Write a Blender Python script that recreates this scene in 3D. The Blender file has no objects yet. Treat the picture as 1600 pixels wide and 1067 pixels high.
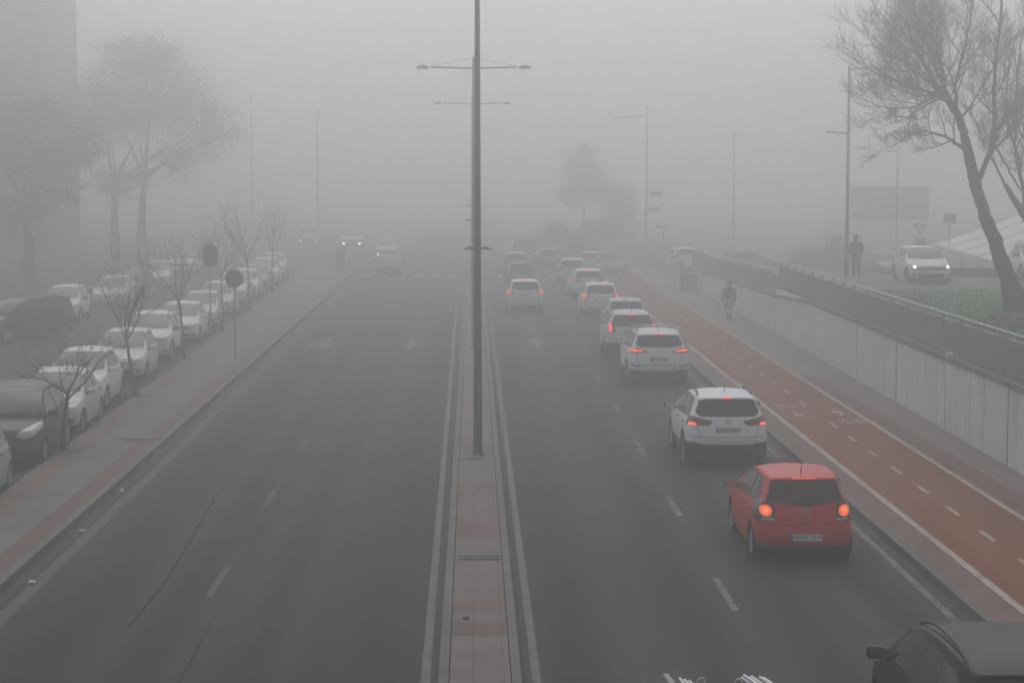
import bpy, bmesh, math, random
from mathutils import Vector, Matrix
R = math.radians
FOG, EXPO = 0.0128, 0.28
scene = bpy.context.scene
COL = scene.collection
rnd = random.Random(7)

# ---------------------------------------------------------------- camera model
F_PX, H_CAM = 3080.0, 6.3
PITCH = math.atan((533.5 - 272) / F_PX)
YAW = math.atan((800 - 738) / F_PX)
CAM = Vector((0, 0, H_CAM))
_f = Vector((math.sin(YAW) * math.cos(PITCH), math.cos(YAW) * math.cos(PITCH), -math.sin(PITCH)))
_r = Vector((math.cos(YAW), -math.sin(YAW), 0))
_u = _r.cross(_f)

def ray(px, py):
    return _r * ((px - 800) / F_PX) + _u * ((533.5 - py) / F_PX) + _f

def G(px, py, z=0.0):
    """ground point seen at a photo pixel, on the level z"""
    d = ray(px, py)
    return CAM + d * ((z - H_CAM) / d.z)

def AT(px, py, y):
    """point at forward distance y seen at a photo pixel"""
    d = ray(px, py)
    return CAM + d * (y / d.y)

# ---------------------------------------------------------------- materials
def nt_new(name):
    m = bpy.data.materials.new(name)
    m.use_nodes = True
    nt = m.node_tree
    return m, nt, nt.nodes['Principled BSDF']

def mat(name, col, rough=0.6, metal=0.0, coat=0.0, emit=None, es=0.0, noise=0.0, nscale=6.0, spec=0.5, bump=0.0):
    m, nt, b = nt_new(name)
    b.inputs['Base Color'].default_value = (*col, 1)
    b.inputs['Roughness'].default_value = rough
    b.inputs['Metallic'].default_value = metal
    b.inputs['Coat Weight'].default_value = coat
    b.inputs['Coat Roughness'].default_value = 0.06
    b.inputs['Specular IOR Level'].default_value = spec
    if emit:
        b.inputs['Emission Color'].default_value = (*emit, 1)
        b.inputs['Emission Strength'].default_value = es
    if noise > 0 or bump > 0:
        tc = nt.nodes.new('ShaderNodeTexCoord')
        no = nt.nodes.new('ShaderNodeTexNoise')
        no.inputs['Scale'].default_value = nscale
        no.inputs['Detail'].default_value = 6
        nt.links.new(tc.outputs['Object'], no.inputs['Vector'])
        if noise > 0:
            mx = nt.nodes.new('ShaderNodeMix'); mx.data_type = 'RGBA'
            mx.inputs['A'].default_value = (*[c * (1 - noise) for c in col], 1)
            mx.inputs['B'].default_value = (*[min(1, c * (1 + noise)) for c in col], 1)
            nt.links.new(no.outputs['Fac'], mx.inputs['Factor'])
            nt.links.new(mx.outputs['Result'], b.inputs['Base Color'])
        if bump > 0:
            bp = nt.nodes.new('ShaderNodeBump')
            bp.inputs['Strength'].default_value = bump
            bp.inputs['Distance'].default_value = 0.02
            nt.links.new(no.outputs['Fac'], bp.inputs['Height'])
            nt.links.new(bp.outputs['Normal'], b.inputs['Normal'])
    return m

def paint(name, col, rough=0.42, coat=0.14, metal=0.0):
    """car paint with a thin film of road dirt that thickens towards the sills"""
    m, nt, b = nt_new(name)
    N, L = nt.nodes, nt.links
    tc = N.new('ShaderNodeTexCoord')
    no = N.new('ShaderNodeTexNoise'); no.inputs['Scale'].default_value = 3.5; no.inputs['Detail'].default_value = 7
    L.new(tc.outputs['Object'], no.inputs['Vector'])
    sp = N.new('ShaderNodeSeparateXYZ'); L.new(tc.outputs['Object'], sp.inputs['Vector'])
    mr = N.new('ShaderNodeMapRange')
    mr.inputs['From Min'].default_value = 0.75; mr.inputs['From Max'].default_value = 0.2
    mr.inputs['To Min'].default_value = 0.04; mr.inputs['To Max'].default_value = 0.65
    L.new(sp.outputs['Z'], mr.inputs['Value'])
    mu = N.new('ShaderNodeMath'); mu.operation = 'MULTIPLY'
    L.new(mr.outputs['Result'], mu.inputs[0]); L.new(no.outputs['Fac'], mu.inputs[1])
    mx = N.new('ShaderNodeMix'); mx.data_type = 'RGBA'
    mx.inputs['A'].default_value = (*col, 1)
    mx.inputs['B'].default_value = (0.16, 0.145, 0.125, 1)
    L.new(mu.outputs[0], mx.inputs['Factor']); L.new(mx.outputs['Result'], b.inputs['Base Color'])
    ro = N.new('ShaderNodeMapRange')
    ro.inputs['To Min'].default_value = rough; ro.inputs['To Max'].default_value = 0.8
    L.new(mu.outputs[0], ro.inputs['Value']); L.new(ro.outputs['Result'], b.inputs['Roughness'])
    b.inputs['Metallic'].default_value = metal
    b.inputs['Specular IOR Level'].default_value = .32
    b.inputs['Coat Weight'].default_value = coat
    b.inputs['Coat Roughness'].default_value = 0.12
    return m

M = {}
M['white'] = paint('paint_white', (0.84, 0.85, 0.86))
M['white2'] = paint('paint_offwhite', (0.68, 0.69, 0.70))
M['red'] = paint('paint_red', (0.62, 0.016, 0.012))
M['black'] = paint('paint_black', (0.010, 0.011, 0.014), rough=0.35, coat=0.04)
M['black'].node_tree.nodes['Principled BSDF'].inputs['Specular IOR Level'].default_value = .12
M['navy'] = paint('paint_navy', (0.016, 0.024, 0.045), rough=0.4, coat=0.15)
M['dark'] = paint('paint_charcoal', (0.035, 0.037, 0.042))
M['silver'] = paint('paint_silver', (0.44, 0.46, 0.48), metal=0.3)
M['grey'] = paint('paint_grey', (0.2, 0.21, 0.22), metal=0.2)
M['greywhite'] = paint('paint_pale_silver', (0.6, 0.61, 0.62), metal=0.1)
M['glass'] = mat('tinted_glass', (0.028, 0.027, 0.026), rough=0.08, coat=0.15, spec=0.45)
M['screen'] = mat('windscreen_glass', (0.035, 0.043, 0.043), rough=0.12, spec=0.28)
M['trim'] = mat('black_trim', (0.018, 0.018, 0.019), rough=0.55, noise=0.2)
M['gap'] = mat('panel_gap', (0.012, 0.012, 0.012), rough=0.9)
M['tyre'] = mat('tyre_rubber', (0.022, 0.022, 0.022), rough=0.85, noise=0.4, nscale=9)
M['rim'] = mat('alloy_rim', (0.4, 0.41, 0.42), rough=0.35, metal=0.8)
M['chrome'] = mat('chrome', (0.62, 0.63, 0.64), rough=0.18, metal=1.0)
M['lens_red'] = mat('red_lens', (0.19, 0.012, 0.012), rough=0.25, coat=0.5)
M['lens_dark'] = mat('dark_lamp_housing', (0.03, 0.012, 0.012), rough=0.3, coat=0.5)
M['lit_orange'] = mat('lit_tail_lamp', (0.7, 0.1, 0.02), rough=0.3, emit=(1.0, 0.13, 0.05), es=.75)
M['lit_red'] = mat('lit_brake_lamp', (0.7, 0.03, 0.02), rough=0.3, emit=(1.0, 0.06, 0.045), es=1.3)
M['lit_core'] = mat('lit_lamp_core', (0.9, 0.3, 0.1), rough=0.3, emit=(1.0, 0.16, 0.06), es=1.25)
M['lit_white'] = mat('lit_headlamp', (0.9, 0.9, 0.85), rough=0.3, emit=(1.0, 0.8, 0.55), es=4)
M['lit_far'] = mat('lit_distant_headlamp', (0.9, 0.9, 0.85), rough=0.3, emit=(1.0, 0.95, 0.85), es=14)
M['lit_dim'] = mat('lit_faint_lamp', (.9, .9, .85), .3, emit=(1, .95, .85), es=7)
M['lens_clear'] = mat('clear_lamp_lens', (0.36, 0.38, 0.39), rough=0.15, coat=0.8, noise=0.5, nscale=14)
M['plate'] = mat('plate_white', (0.62, 0.63, 0.62), rough=0.5)
M['plate_blue'] = mat('plate_blue', (0.02, 0.09, 0.35), rough=0.5)
M['ink'] = mat('plate_ink', (0.01, 0.01, 0.01), rough=0.6)

# ---------------------------------------------------------------- mesh helpers
def link(name, me, parent=None, loc=None):
    o = bpy.data.objects.new(name, me)
    COL.objects.link(o)
    if parent is not None:
        o.parent = parent
    if loc is not None:
        o.location = loc
    return o

def tag(o, label=None, cat=None, group=None, kind=None):
    if label: o['label'] = label
    if cat: o['category'] = cat
    if group: o['group'] = group
    if kind: o['kind'] = kind
    return o

def empty(name, loc, rz=0.0, label=None, cat=None, group=None):
    o = link(name, None)
    o.location = loc
    o.rotation_euler = (0, 0, rz)
    o.empty_display_size = 0.3
    return tag(o, label, cat, group)

class MB:
    def __init__(s):
        s.v, s.f, s.sm = [], [], []
    def add(s, vs, fs, smooth=False):
        b = len(s.v)
        s.v += [tuple(p) for p in vs]
        s.f += [tuple(b + i for i in f) for f in fs]
        s.sm += [smooth] * len(fs)
        return s
    def box(s, x0, x1, y0, y1, z0, z1, T=None):
        vs = [Vector((x, y, z)) for z in (z0, z1) for y in (y0, y1) for x in (x0, x1)]
        if T: vs = [T @ p for p in vs]
        return s.add(vs, [(0, 2, 3, 1), (4, 5, 7, 6), (0, 1, 5, 4), (2, 6, 7, 3), (0, 4, 6, 2), (1, 3, 7, 5)])
    def bbox(s, x0, x1, y0, y1, z0, z1, b=0.02, T=None):
        """box with chamfered edges"""
        bm = bmesh.new()
        bmesh.ops.create_cube(bm, size=1)
        for v in bm.verts:
            v.co = Vector((x0 + (v.co.x + .5) * (x1 - x0), y0 + (v.co.y + .5) * (y1 - y0), z0 + (v.co.z + .5) * (z1 - z0)))
        bmesh.ops.bevel(bm, geom=bm.edges[:], offset=b, segments=2, affect='EDGES')
        vs = [v.co.copy() for v in bm.verts]
        if T: vs = [T @ p for p in vs]
        bm.verts.index_update()
        s.add(vs, [[v.index for v in f.verts] for f in bm.faces])
        bm.free()
        return s
    def tube(s, pts, rad, n=8, cap=True, smooth=True):
        pts = [Vector(p) for p in pts]
        if not hasattr(rad, '__len__'): rad = [rad] * len(pts)
        vs, fs = [], []
        t0 = (pts[1] - pts[0]).normalized()
        a = t0.orthogonal().normalized()
        for i, p in enumerate(pts):
            t = ((pts[min(i + 1, len(pts) - 1)] - pts[max(i - 1, 0)])).normalized()
            a = (a - t * a.dot(t))
            a = a.normalized() if a.length > 1e-6 else t.orthogonal().normalized()
            b = t.cross(a)
            for k in range(n):
                w = 2 * math.pi * k / n
                vs.append(p + (a * math.cos(w) + b * math.sin(w)) * rad[i])
        for i in range(len(pts) - 1):
            for k in range(n):
                fs.append((i * n + k, i * n + (k + 1) % n, (i + 1) * n + (k + 1) % n, (i + 1) * n + k))
        s.add(vs, fs, smooth)
        if cap:
            b = len(s.v) - len(vs)
            s.f.append(tuple(b + k for k in reversed(range(n)))); s.sm.append(False)
            s.f.append(tuple(b + (len(pts) - 1) * n + k for k in range(n))); s.sm.append(False)
        return s
    def lathe(s, prof, n=20, T=None, smooth=True):
        """profile of (radius, z) turned about z"""
        vs, fs = [], []
        for r, z in prof:
            for k in range(n):
                w = 2 * math.pi * k / n
                p = Vector((r * math.cos(w), r * math.sin(w), z))
                vs.append(T @ p if T else p)
        for i in range(len(prof) - 1):
            for k in range(n):
                fs.append((i * n + k, i * n + (k + 1) % n, (i + 1) * n + (k + 1) % n, (i + 1) * n + k))
        return s.add(vs, fs, smooth)
    def poly(s, pts, smooth=False):
        return s.add(pts, [tuple(range(len(pts)))], smooth)
    def prism(s, pts2, axis, a0, a1, T=None):
        """2-D outline pulled along an axis"""
        def P(u, v, w):
            p = {'x': (w, u, v), 'y': (u, w, v), 'z': (u, v, w)}[axis]
            return T @ Vector(p) if T else Vector(p)
        n = len(pts2)
        vs = [P(u, v, a0) for u, v in pts2] + [P(u, v, a1) for u, v in pts2]
        fs = [tuple(reversed(range(n))), tuple(range(n, 2 * n))]
        fs += [(i, (i + 1) % n, n + (i + 1) % n, n + i) for i in range(n)]
        return s.add(vs, fs)
    def mesh(s, name, m, recalc=True):
        me = bpy.data.meshes.new(name)
        me.from_pydata(s.v, [], s.f)
        me.polygons.foreach_set('use_smooth', s.sm)
        if recalc:
            bm = bmesh.new(); bm.from_mesh(me)
            bmesh.ops.recalc_face_normals(bm, faces=bm.faces[:])
            bm.to_mesh(me); bm.free()
        if m is not None: me.materials.append(m)
        me.update()
        return me
    def build(s, name, m, parent=None, loc=None, recalc=True):
        return link(name, s.mesh(name, m, recalc), parent, loc)

_text_cache = {}
def text_mesh(txt, size, m, extrude=0.002):
    """letter shapes in the XY plane, centred"""
    key = (txt, size, m.name)
    if key in _text_cache: return _text_cache[key]
    cu = bpy.data.curves.new('lettering', 'FONT')
    cu.body = txt; cu.size = size; cu.align_x = 'CENTER'; cu.align_y = 'CENTER'; cu.extrude = extrude; cu.resolution_u = 3
    o = bpy.data.objects.new('lettering', cu)
    COL.objects.link(o)
    dg = bpy.context.evaluated_depsgraph_get()
    me = bpy.data.meshes.new_from_object(o.evaluated_get(dg))
    bpy.data.objects.remove(o)
    me.materials.clear(); me.materials.append(m)
    _text_cache[key] = me
    return me
# ---------------------------------------------------------------- car bodies
def in_poly(poly, u, v):
    c = False
    n = len(poly)
    for i in range(n):
        (x1, y1), (x2, y2) = poly[i], poly[i - 1]
        if (y1 > v) != (y2 > v) and u < (x2 - x1) * (v - y1) / (y2 - y1) + x1:
            c = not c
    return c

AX = {'x': (1, 2, 0), 'y': (0, 2, 1), 'z': (0, 1, 2)}

def cut(bm, poly, axis, sign, mid, thr=0.18, only=None):
    """press an outline through the skin along an axis; faces inside take the material id"""
    iu, iv, iw = AX[axis]
    us = [p[0] for p in poly]; vs = [p[1] for p in poly]
    u0, u1, v0, v1 = min(us), max(us), min(vs), max(vs)
    fs = []
    for f in bm.faces:
        if f.normal[iw] * sign < thr or (only is not None and f.material_index not in only): continue
        cu = [l.vert.co[iu] for l in f.loops]; cv = [l.vert.co[iv] for l in f.loops]
        if max(cu) < u0 or min(cu) > u1 or max(cv) < v0 or min(cv) > v1: continue
        fs.append(f)
    n = len(poly)
    for i in range(n):
        (a, b), (c, d) = poly[i], poly[(i + 1) % n]
        co = [0, 0, 0]; co[iu] = a; co[iv] = b
        no = [0, 0, 0]; no[iu] = d - b; no[iv] = a - c
        if abs(no[iu]) + abs(no[iv]) < 1e-9: continue
        e = set(); v = set()
        for f in fs:
            e.update(f.edges); v.update(f.verts)
        ret = bmesh.ops.bisect_plane(bm, geom=list(v) + list(e) + fs, dist=1e-5, plane_co=co, plane_no=no)
        fs = [g for g in ret['geom'] if isinstance(g, bmesh.types.BMFace)]
    for f in fs:
        c = f.calc_center_median()
        if in_poly(poly, c[iu], c[iv]):
            f.material_index = mid

def circle(cx, cy, r, n=16):
    return [(cx + r * math.cos(2 * math.pi * k / n), cy + r * math.sin(2 * math.pi * k / n)) for k in range(n)]

def mirror(poly):
    return [(-u, v) for u, v in poly]

def strip(pts, w=0.009):
    """thin outlines along a polyline, for panel gaps"""
    out = []
    for (a, b), (c, d) in zip(pts, pts[1:]):
        t = Vector((c - a, d - b)); t.normalize()
        n = Vector((-t.y, t.x)) * (w / 2)
        e = t * (w / 2)
        out.append([(a - n.x - e.x, b - n.y - e.y), (c - n.x + e.x, d - n.y + e.y), (c + n.x + e.x, d + n.y + e.y), (a + n.x - e.x, b + n.y - e.y)])
    return out

FR = [-1, -0.76, -0.4, 0, 0.4, 0.76, 1]

def car_skin(p, lvl):
    """control cage wrapped like a carton round the car, then subdivided"""
    L, W, H = p['L'], p['W'], p['H']
    w = W / 2
    gc, zb0, zb1 = p['gc'], p['zb'][0], p['zb'][1]
    zh, zc = p['zh'], p['zc']
    xc, xw, xr = p['xc'], p['xw'], p['xr']
    fo, wb = p['fo'], p['wb']
    rw = p['rw'] * w                       # half width of the roof edge
    tail = p['tail']                       # seven (inset, z) pairs, sill to roof
    bx = lambda d: L / 2 - d
    cols = []
    # front corner
    ins = p['nose']
    zz = [gc, gc + .14, gc + .30, zh - .16, zh - .07, zh - .03, zh]
    yy = [.80, .86, .88, .87, .84, .80, .74]
    cols.append([(bx(ins[i]), yy[i] * w, zz[i]) for i in range(7)])
    yy = [.93, .975, .985, .965, .93, .90, .84]
    z5 = zh + (zc - zh) * .25
    zz = [gc, gc + .13, gc + .32, z5 - .17, z5 - .07, z5 - .02, z5 + .005]
    cols.append([(bx(.36 + .02 * i), yy[i] * w, zz[i]) for i in range(7)])
    yy = [.955, .99, 1, .985, .955, .92, .86]
    z5 = zh + (zc - zh) * .62
    zz = [gc, gc + .13, gc + .34, z5 - .19, z5 - .07, z5 - .02, z5 + .005]
    cols.append([(bx(fo + .08), yy[i] * w, zz[i]) for i in range(7)])
    yy = [.955, .985, 1, .985, .955, .91, .86]
    zz = [gc, gc + .13, .5 * (gc + zb0), zb0 - .13, zb0 - .015, zc - .015, zc + .005]
    cols.append([(bx(xc - .06 + (.02 * i if i > 4 else 0)), yy[i] * w, zz[i]) for i in range(7)])
    def cab(dl, dt, ztop, zb, kw=1.0, kr=1.0):
        zs = [gc, gc + .13, .5 * (gc + zb), zb - .13, zb, zb + .78 * (ztop - zb), ztop]
        ys = [.955 * w * kw, .985 * w * kw, w * kw, .985 * w * kw, .945 * w * kw, (rw * kr) + .20 * (.945 * w * kw - rw * kr), rw * kr]
        ds = [dl] * 5 + [dl + (dt - dl) * .8, dt]
        cols.append([(bx(ds[i]), ys[i], zs[i]) for i in range(7)])
    cab(xc + .28, xw, H - p['rf'], zb0)
    xm = .5 * (xw + xr) - .05
    cab(xm, xm, H - .012, .5 * (zb0 + zb1))
    xq = L - p['L'] * 0 - (L - fo - wb)
    cab(fo + wb - .02, min(xr - .38, fo + wb + .25), H - p['rr'] * .4, zb1, 1.0, .985)
    # column just before the rear corner
    zt = [t[1] for t in tail]; it = [t[0] for t in tail]
    yy = [.93, .97, .985, .97, p.get('ky4', .925), 0, 0]
    yr = rw * .955
    c = []
    for i in range(7):
        y = yy[i] * w if i < 5 else (yr + (.2 * (.92 * w - yr) if i == 5 else 0))
        d = L - it[i] - (.30 if i < 5 else .22 - .08 * (i - 5))
        z = zt[i] if i < 6 else H - p['rr'] * .8
        c.append((bx(d), y, z))
    cols.append(c)
    yy = [.82, .885, .90, .90, p.get('ky4r', .86)]
    c = []
    for i in range(7):
        y = yy[i] * w if i < 5 else (yr * .97 + (.22 * (.85 * w - yr * .97) if i == 5 else 0))
        c.append((bx(L - it[i]), y, zt[i]))
    cols.append(c)
    NA, NC, NB = len(cols), 7, len(FR)
    bm = bmesh.new()
    side = [[[bm.verts.new((x, y * s, z)) for (x, y, z) in c] for c in cols] for s in (-1, 1)]
    bf, brr = p['bf'], p['br']
    crown = [0.0, .035, .045, .03, .045, .05, .045, .035, .02]
    shift = [bf, bf * .8, .06, p['ws'], p['ws'] * .7, 0, -.01, -brr * .5, -brr]
    top = []
    for a in range(NA):
        x, y, z = cols[a][6]
        rowv = [side[0][a][6]]
        for f in FR[1:-1]:
            g = 1 - f * f
            rowv.append(bm.verts.new((x + shift[a] * g, y * f, z + crown[a] * g)))
        rowv.append(side[1][a][6])
        top.append(rowv)
    def endgrid(a, bulge, toprow):
        g = []
        for i in range(NC - 1):
            x, y, z = cols[a][i]
            rowv = [side[0][a][i]]
            for f in FR[1:-1]:
                rowv.append(bm.verts.new((x + bulge[i] * (1 - f * f), y * f, z)))
            rowv.append(side[1][a][i])
            g.append(rowv)
        g.append(toprow)
        return g
    fg = endgrid(0, [bf * .6, bf, bf * 1.05, bf * 1.05, bf * 1.0, bf], top[0])
    rg = endgrid(NA - 1, [-brr * .5, -brr * .9, -brr, -brr, -brr, -brr], top[-1])
    Q = lambda a, b, c, d: bm.faces.new((a, b, c, d))
    for s in (0, 1):
        for a in range(NA - 1):
            for c in range(NC - 1):
                q = (side[s][a][c], side[s][a][c + 1], side[s][a + 1][c + 1], side[s][a + 1][c])
                Q(*(q if s else q[::-1]))
    for a in range(NA - 1):
        for b in range(NB - 1):
            Q(top[a][b], top[a + 1][b], top[a + 1][b + 1], top[a][b + 1])
    for c in range(NC - 1):
        for b in range(NB - 1):
            Q(fg[c][b], fg[c + 1][b], fg[c + 1][b + 1], fg[c][b + 1])
            Q(rg[c][b], rg[c][b + 1], rg[c + 1][b + 1], rg[c + 1][b])
    cl = bm.edges.layers.float.new('crease_edge')
    def crease(v1, v2, k):
        e = bm.edges.get((v1, v2))
        if e: e[cl] = k
    for b in range(NB - 1):
        crease(top[NA - 1][b], top[NA - 1][b + 1], .55)
        crease(top[3][b], top[3][b + 1], .45)
        crease(top[0][b], top[0][b + 1], .35)
    for s in (0, 1):
        for a in range(3, NA - 1):
            crease(side[s][a][6], side[s][a + 1][6], .35)
            crease(side[s][a][4], side[s][a + 1][4], .30)
        crease(side[s][3][6], side[s][4][6], .5)
        for c in range(4, 6):
            crease(side[s][NA - 1][c], side[s][NA - 1][c + 1], .35)
    me = bpy.data.meshes.new('cage')
    bmesh.ops.recalc_face_normals(bm, faces=bm.faces[:])
    bm.to_mesh(me); bm.free()
    o = bpy.data.objects.new('cage', me)
    COL.objects.link(o)
    md = o.modifiers.new('s', 'SUBSURF'); md.levels = lvl; md.render_levels = lvl
    md.boundary_smooth = 'ALL'
    dg = bpy.context.evaluated_depsgraph_get()
    me2 = bpy.data.meshes.new_from_object(o.evaluated_get(dg))
    bpy.data.objects.remove(o)
    bm = bmesh.new(); bm.from_mesh(me2)
    # the smoothing pulls the skin in: stretch it back to the true size
    xs = [v.co.x for v in bm.verts]; ys = [v.co.y for v in bm.verts]; zs = [v.co.z for v in bm.verts]
    x0, x1, ym, z1 = min(xs), max(xs), max(ys), max(zs)
    for v in bm.verts:
        v.co.x = -L / 2 + (v.co.x - x0) * L / (x1 - x0)
        v.co.y *= w / ym
        v.co.z = gc + (v.co.z - gc) * (H - gc) / (z1 - gc)
    bmesh.ops.recalc_face_normals(bm, faces=bm.faces[:])
    # outward check
    f = max(bm.faces, key=lambda f: f.calc_center_median().z)
    if f.normal.z < 0:
        bmesh.ops.reverse_faces(bm, faces=bm.faces[:])
    bm.normal_update()
    for f in bm.faces: f.smooth = True; f.material_index = 0
    return bm

def wheel_meshes(r, wd):
    T = Matrix.Rotation(R(90), 4, 'X')
    h = wd / 2
    tyre = MB().lathe([(r * .60, -h * .8), (r * .66, -h), (r * .88, -h), (r * .97, -h * .82), (r, -h * .4), (r, h * .4), (r * .97, h * .82), (r * .88, h), (r * .66, h), (r * .60, h * .8)], 24, T)
    rim = MB()
    for s in (-1, 1):
        rim.lathe([(r * .64, s * h * .93), (r * .61, s * h * .99), (r * .56, s * h * .80), (r * .54, s * h * .45)], 24, T)
        rim.lathe([(r * .15, s * h * .88), (r * .13, s * h * .92), (0.001, s * h * .92)], 16, T)
        for k in range(5):
            wv = 2 * math.pi * k / 5 + .3
            D = T @ Matrix.Rotation(wv, 4, 'Z')
            rim.box(r * .10, r * .58, -r * .085, r * .085, min(s * h * .66, s * h * .86), max(s * h * .66, s * h * .86), D)
    dk = MB()
    dk.lathe([(0.001, -h * .3), (r * .60, -h * .3), (r * .60, h * .3), (0.001, h * .3)], 20, T)
    return tyre.mesh('wheel', M['tyre']), rim.mesh('rim', M['rim']), dk.mesh('brake_disc', M['gap'])

CARS = {}
def car_model(key, p, lvl=3):
    """builds every part mesh of one car style: list of (part name, mesh, parent index or None, location)"""
    bm = car_skin(p, lvl)
    L, W, H = p['L'], p['W'], p['H']
    w = W / 2
    names = [('body', 'PAINT', 0.0)]
    def new(name, m, off=0.0):
        names.append((name, m, off)); return len(names) - 1
    fo, wb, r = p['fo'], p['wb'], p['r']
    bx = lambda d: L / 2 - d
    wx = (bx(fo), bx(fo + wb))
    # wheel arches
    HOLE = 999
    ra = r + .055
    for s in (-1, 1):
        for x in wx:
            if p.get('clad'):
                mid = new('arch_trim', M['trim'])
                cut(bm, circle(x, r - .01, ra + .07, 20), 'y', s, mid, .25)
            cut(bm, circle(x, r - .01, ra, 20), 'y', s, HOLE, .25)
    if p.get('clad'):
        for s in (-1, 1):
            mid = new('sill_trim', M['trim'])
            cut(bm, [(wx[1], 0), (wx[0], 0), (wx[0], p['clad']), (wx[1], p['clad'])], 'y', s, mid, .2, only=(0,))
    # windscreen and rear window
    def strip_cut(polys, axis, s, mid, thr, only=(0,)):
        for q in polys: cut(bm, q, axis, s, mid, thr, only)
    sc = p['screen']       # (y, z) outline, right half listed bottom centre to top centre
    full = lambda half: [(y, z) for y, z in half] + [(-y, z) for y, z in reversed(half) if abs(y) > 1e-6]
    grow = lambda poly, k: [((u - cu) * (1 + k) + cu, (v - cv) * (1 + k * 1.3) + cv) for (u, v) in poly for (cu, cv) in [(sum(q[0] for q in poly) / len(poly), sum(q[1] for q in poly) / len(poly))]]
    fs = full(sc)
    mid = new('windscreen_surround', M['trim']); cut(bm, grow(fs, .035), 'x', 1, mid, .12)
    mid = new('windscreen', M['screen'], -.003); cut(bm, fs, 'x', 1, mid, .12, only=(mid - 1,))
    rs = full(p['rscreen'])
    mid = new('rear_window_surround', M['trim']); cut(bm, grow(rs, .045), 'x', -1, mid, .2)
    mid = new('rear_window', M['glass'], -.003); cut(bm, rs, 'x', -1, mid, .2, only=(mid - 1,))
    for s in (-1, 1):
        wins = p['wins']
        mid = new('window_surround', M['trim']); cut(bm, p['wintrim'], 'y', s, mid, .3)
        tm = mid
        for q in wins:
            mid = new('side_window', M['glass'], -.003); cut(bm, q, 'y', s, mid, .3, only=(tm,))
    # lamps, grilles, bumpers: (name, material, poly (y, z), axis sign)
    for name, m, poly, s, both, off in p['decals']:
        for q in ([poly, mirror(poly)] if both else [poly]):
            mid = new(name, M[m], off)
            cut(bm, q, 'x', s, mid, .10, only=None)
    gapid = -1
    if p.get('seams', True):
        mid = gapid = new('panel_gap', M['gap'], -.002)
        for line, ax, s in p['lines']:
            if ax == 'y':
                for sg in (-1, 1): strip_cut(strip(line, .010), 'y', sg, mid, .3)
            else:
                strip_cut(strip(line, .011), ax, s, mid, .2)
                strip_cut(strip(mirror(line), .011), ax, s, mid, .2)
    cos = [v.co.copy() for v in bm.verts]
    def surf(y, z, sgn):
        near = [c.x * sgn for c in cos if c.x * sgn > 0 and abs(c.y - y) < .16 and abs(c.z - z) < .07]
        return sgn * max(near)
    p['surf'] = surf
    for key2, sg in (('rplate', -1), ('fplate', 1)):
        if key2 in p: p[key2] = (p[key2], surf(0, p[key2], sg) + sg * .008)
    bmesh.ops.delete(bm, geom=[f for f in bm.faces if f.material_index == HOLE], context='FACES')
    bm.normal_update()
    parts = []
    # split into one mesh per id
    by = {}
    for f in bm.faces: by.setdefault(f.material_index, []).append(f)
    for mid in sorted(by):
        name, m, off = names[mid]
        vm = {}; vs = []; fcs = []; nm = []
        if name == 'panel_gap': continue
        fl = by[mid] + (by.get(gapid, []) if mid == 0 else [])
        for f in fl:
            idx = []
            for v in f.verts:
                if v not in vm:
                    vm[v] = len(vs); vs.append(v.co + v.normal * off); nm.append(v.normal.copy())
                idx.append(vm[v])
            fcs.append(idx)
        me = bpy.data.meshes.new(name)
        me.from_pydata(vs, [], fcs)
        me.polygons.foreach_set('use_smooth', [True] * len(fcs))
        me.materials.append(M['white'] if m == 'PAINT' else m)
        if mid == 0:
            me.materials.append(M['gap'])
            me.polygons.foreach_set('material_index', [0] * len(by[mid]) + [1] * (len(fl) - len(by[mid])))
        me.update()
        me.normals_split_custom_set_from_vertices(nm)
        parts.append((name, me, None, (0, 0, 0)))
    bm.free()
    # wheels with rims
    ty, ri, dk = wheel_meshes(r, p.get('tw', .20))
    for x in wx:
        for s in (-1, 1):
            parts.append(('wheel', ty, None, (x, s * (w - .125), r)))
            k = len(parts) - 1
            parts.append(('rim', ri, k, (0, 0, 0)))
            parts.append(('brake_disc', dk, k, (0, 0, 0)))
    # underside: floor pan and wheel housings
    u = MB()
    T90 = Matrix.Rotation(R(90), 4, 'X')
    u.box(-L / 2 + .16, L / 2 - .16, -w + .30, w - .30, p['gc'] - .02, p['gc'] + .32)
    xa, xb = wx[0] - r - .05, wx[1] + r + .05
    u.box(xb, xa, -w + .05, w - .05, p['gc'] + .005, p['gc'] + .25)
    for x in wx:
        for s in (-1, 1):
            n = 16; vs = []
            for k in range(n + 1):
                t = math.pi * (-.08 + 1.16 * k / n)
                px, pz = x + (ra + .015) * math.cos(t), r + (ra + .015) * math.sin(t)
                vs += [(px, s * (w - .02), pz), (px, s * (w - .32), pz)]
            u.add(vs, [(2 * k, 2 * k + 1, 2 * k + 3, 2 * k + 2) for k in range(n)])
            u.poly([vs[2 * k + 1] for k in range(n + 1)])
    parts.append(('underbody', u.mesh('underbody', M['gap']), None, (0, 0, 0)))
    # door mirrors
    mx, mz = bx(p['xc'] + .42), p['zb'][0] + .07
    for s in (-1, 1):
        b = bmesh.new()
        bmesh.ops.create_cube(b, size=1)
        bmesh.ops.subdivide_edges(b, edges=b.edges[:], cuts=2, use_grid_fill=True)
        for v in b.verts:
            c = v.co * 2
            k = c.length / max(abs(c.x), abs(c.y), abs(c.z)) if c.length else 1
            c = c / (.45 + .55 * k)
            v.co = Vector((mx + c.x * (.085 - .02 * c.y * s), s * (w + .075) + c.y * .125, mz + c.z * (.075 + .012 * c.y * s)))
        me = bpy.data.meshes.new('door_mirror'); b.to_mesh(me); b.free()
        me.polygons.foreach_set('use_smooth', [True] * len(me.polygons))
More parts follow.
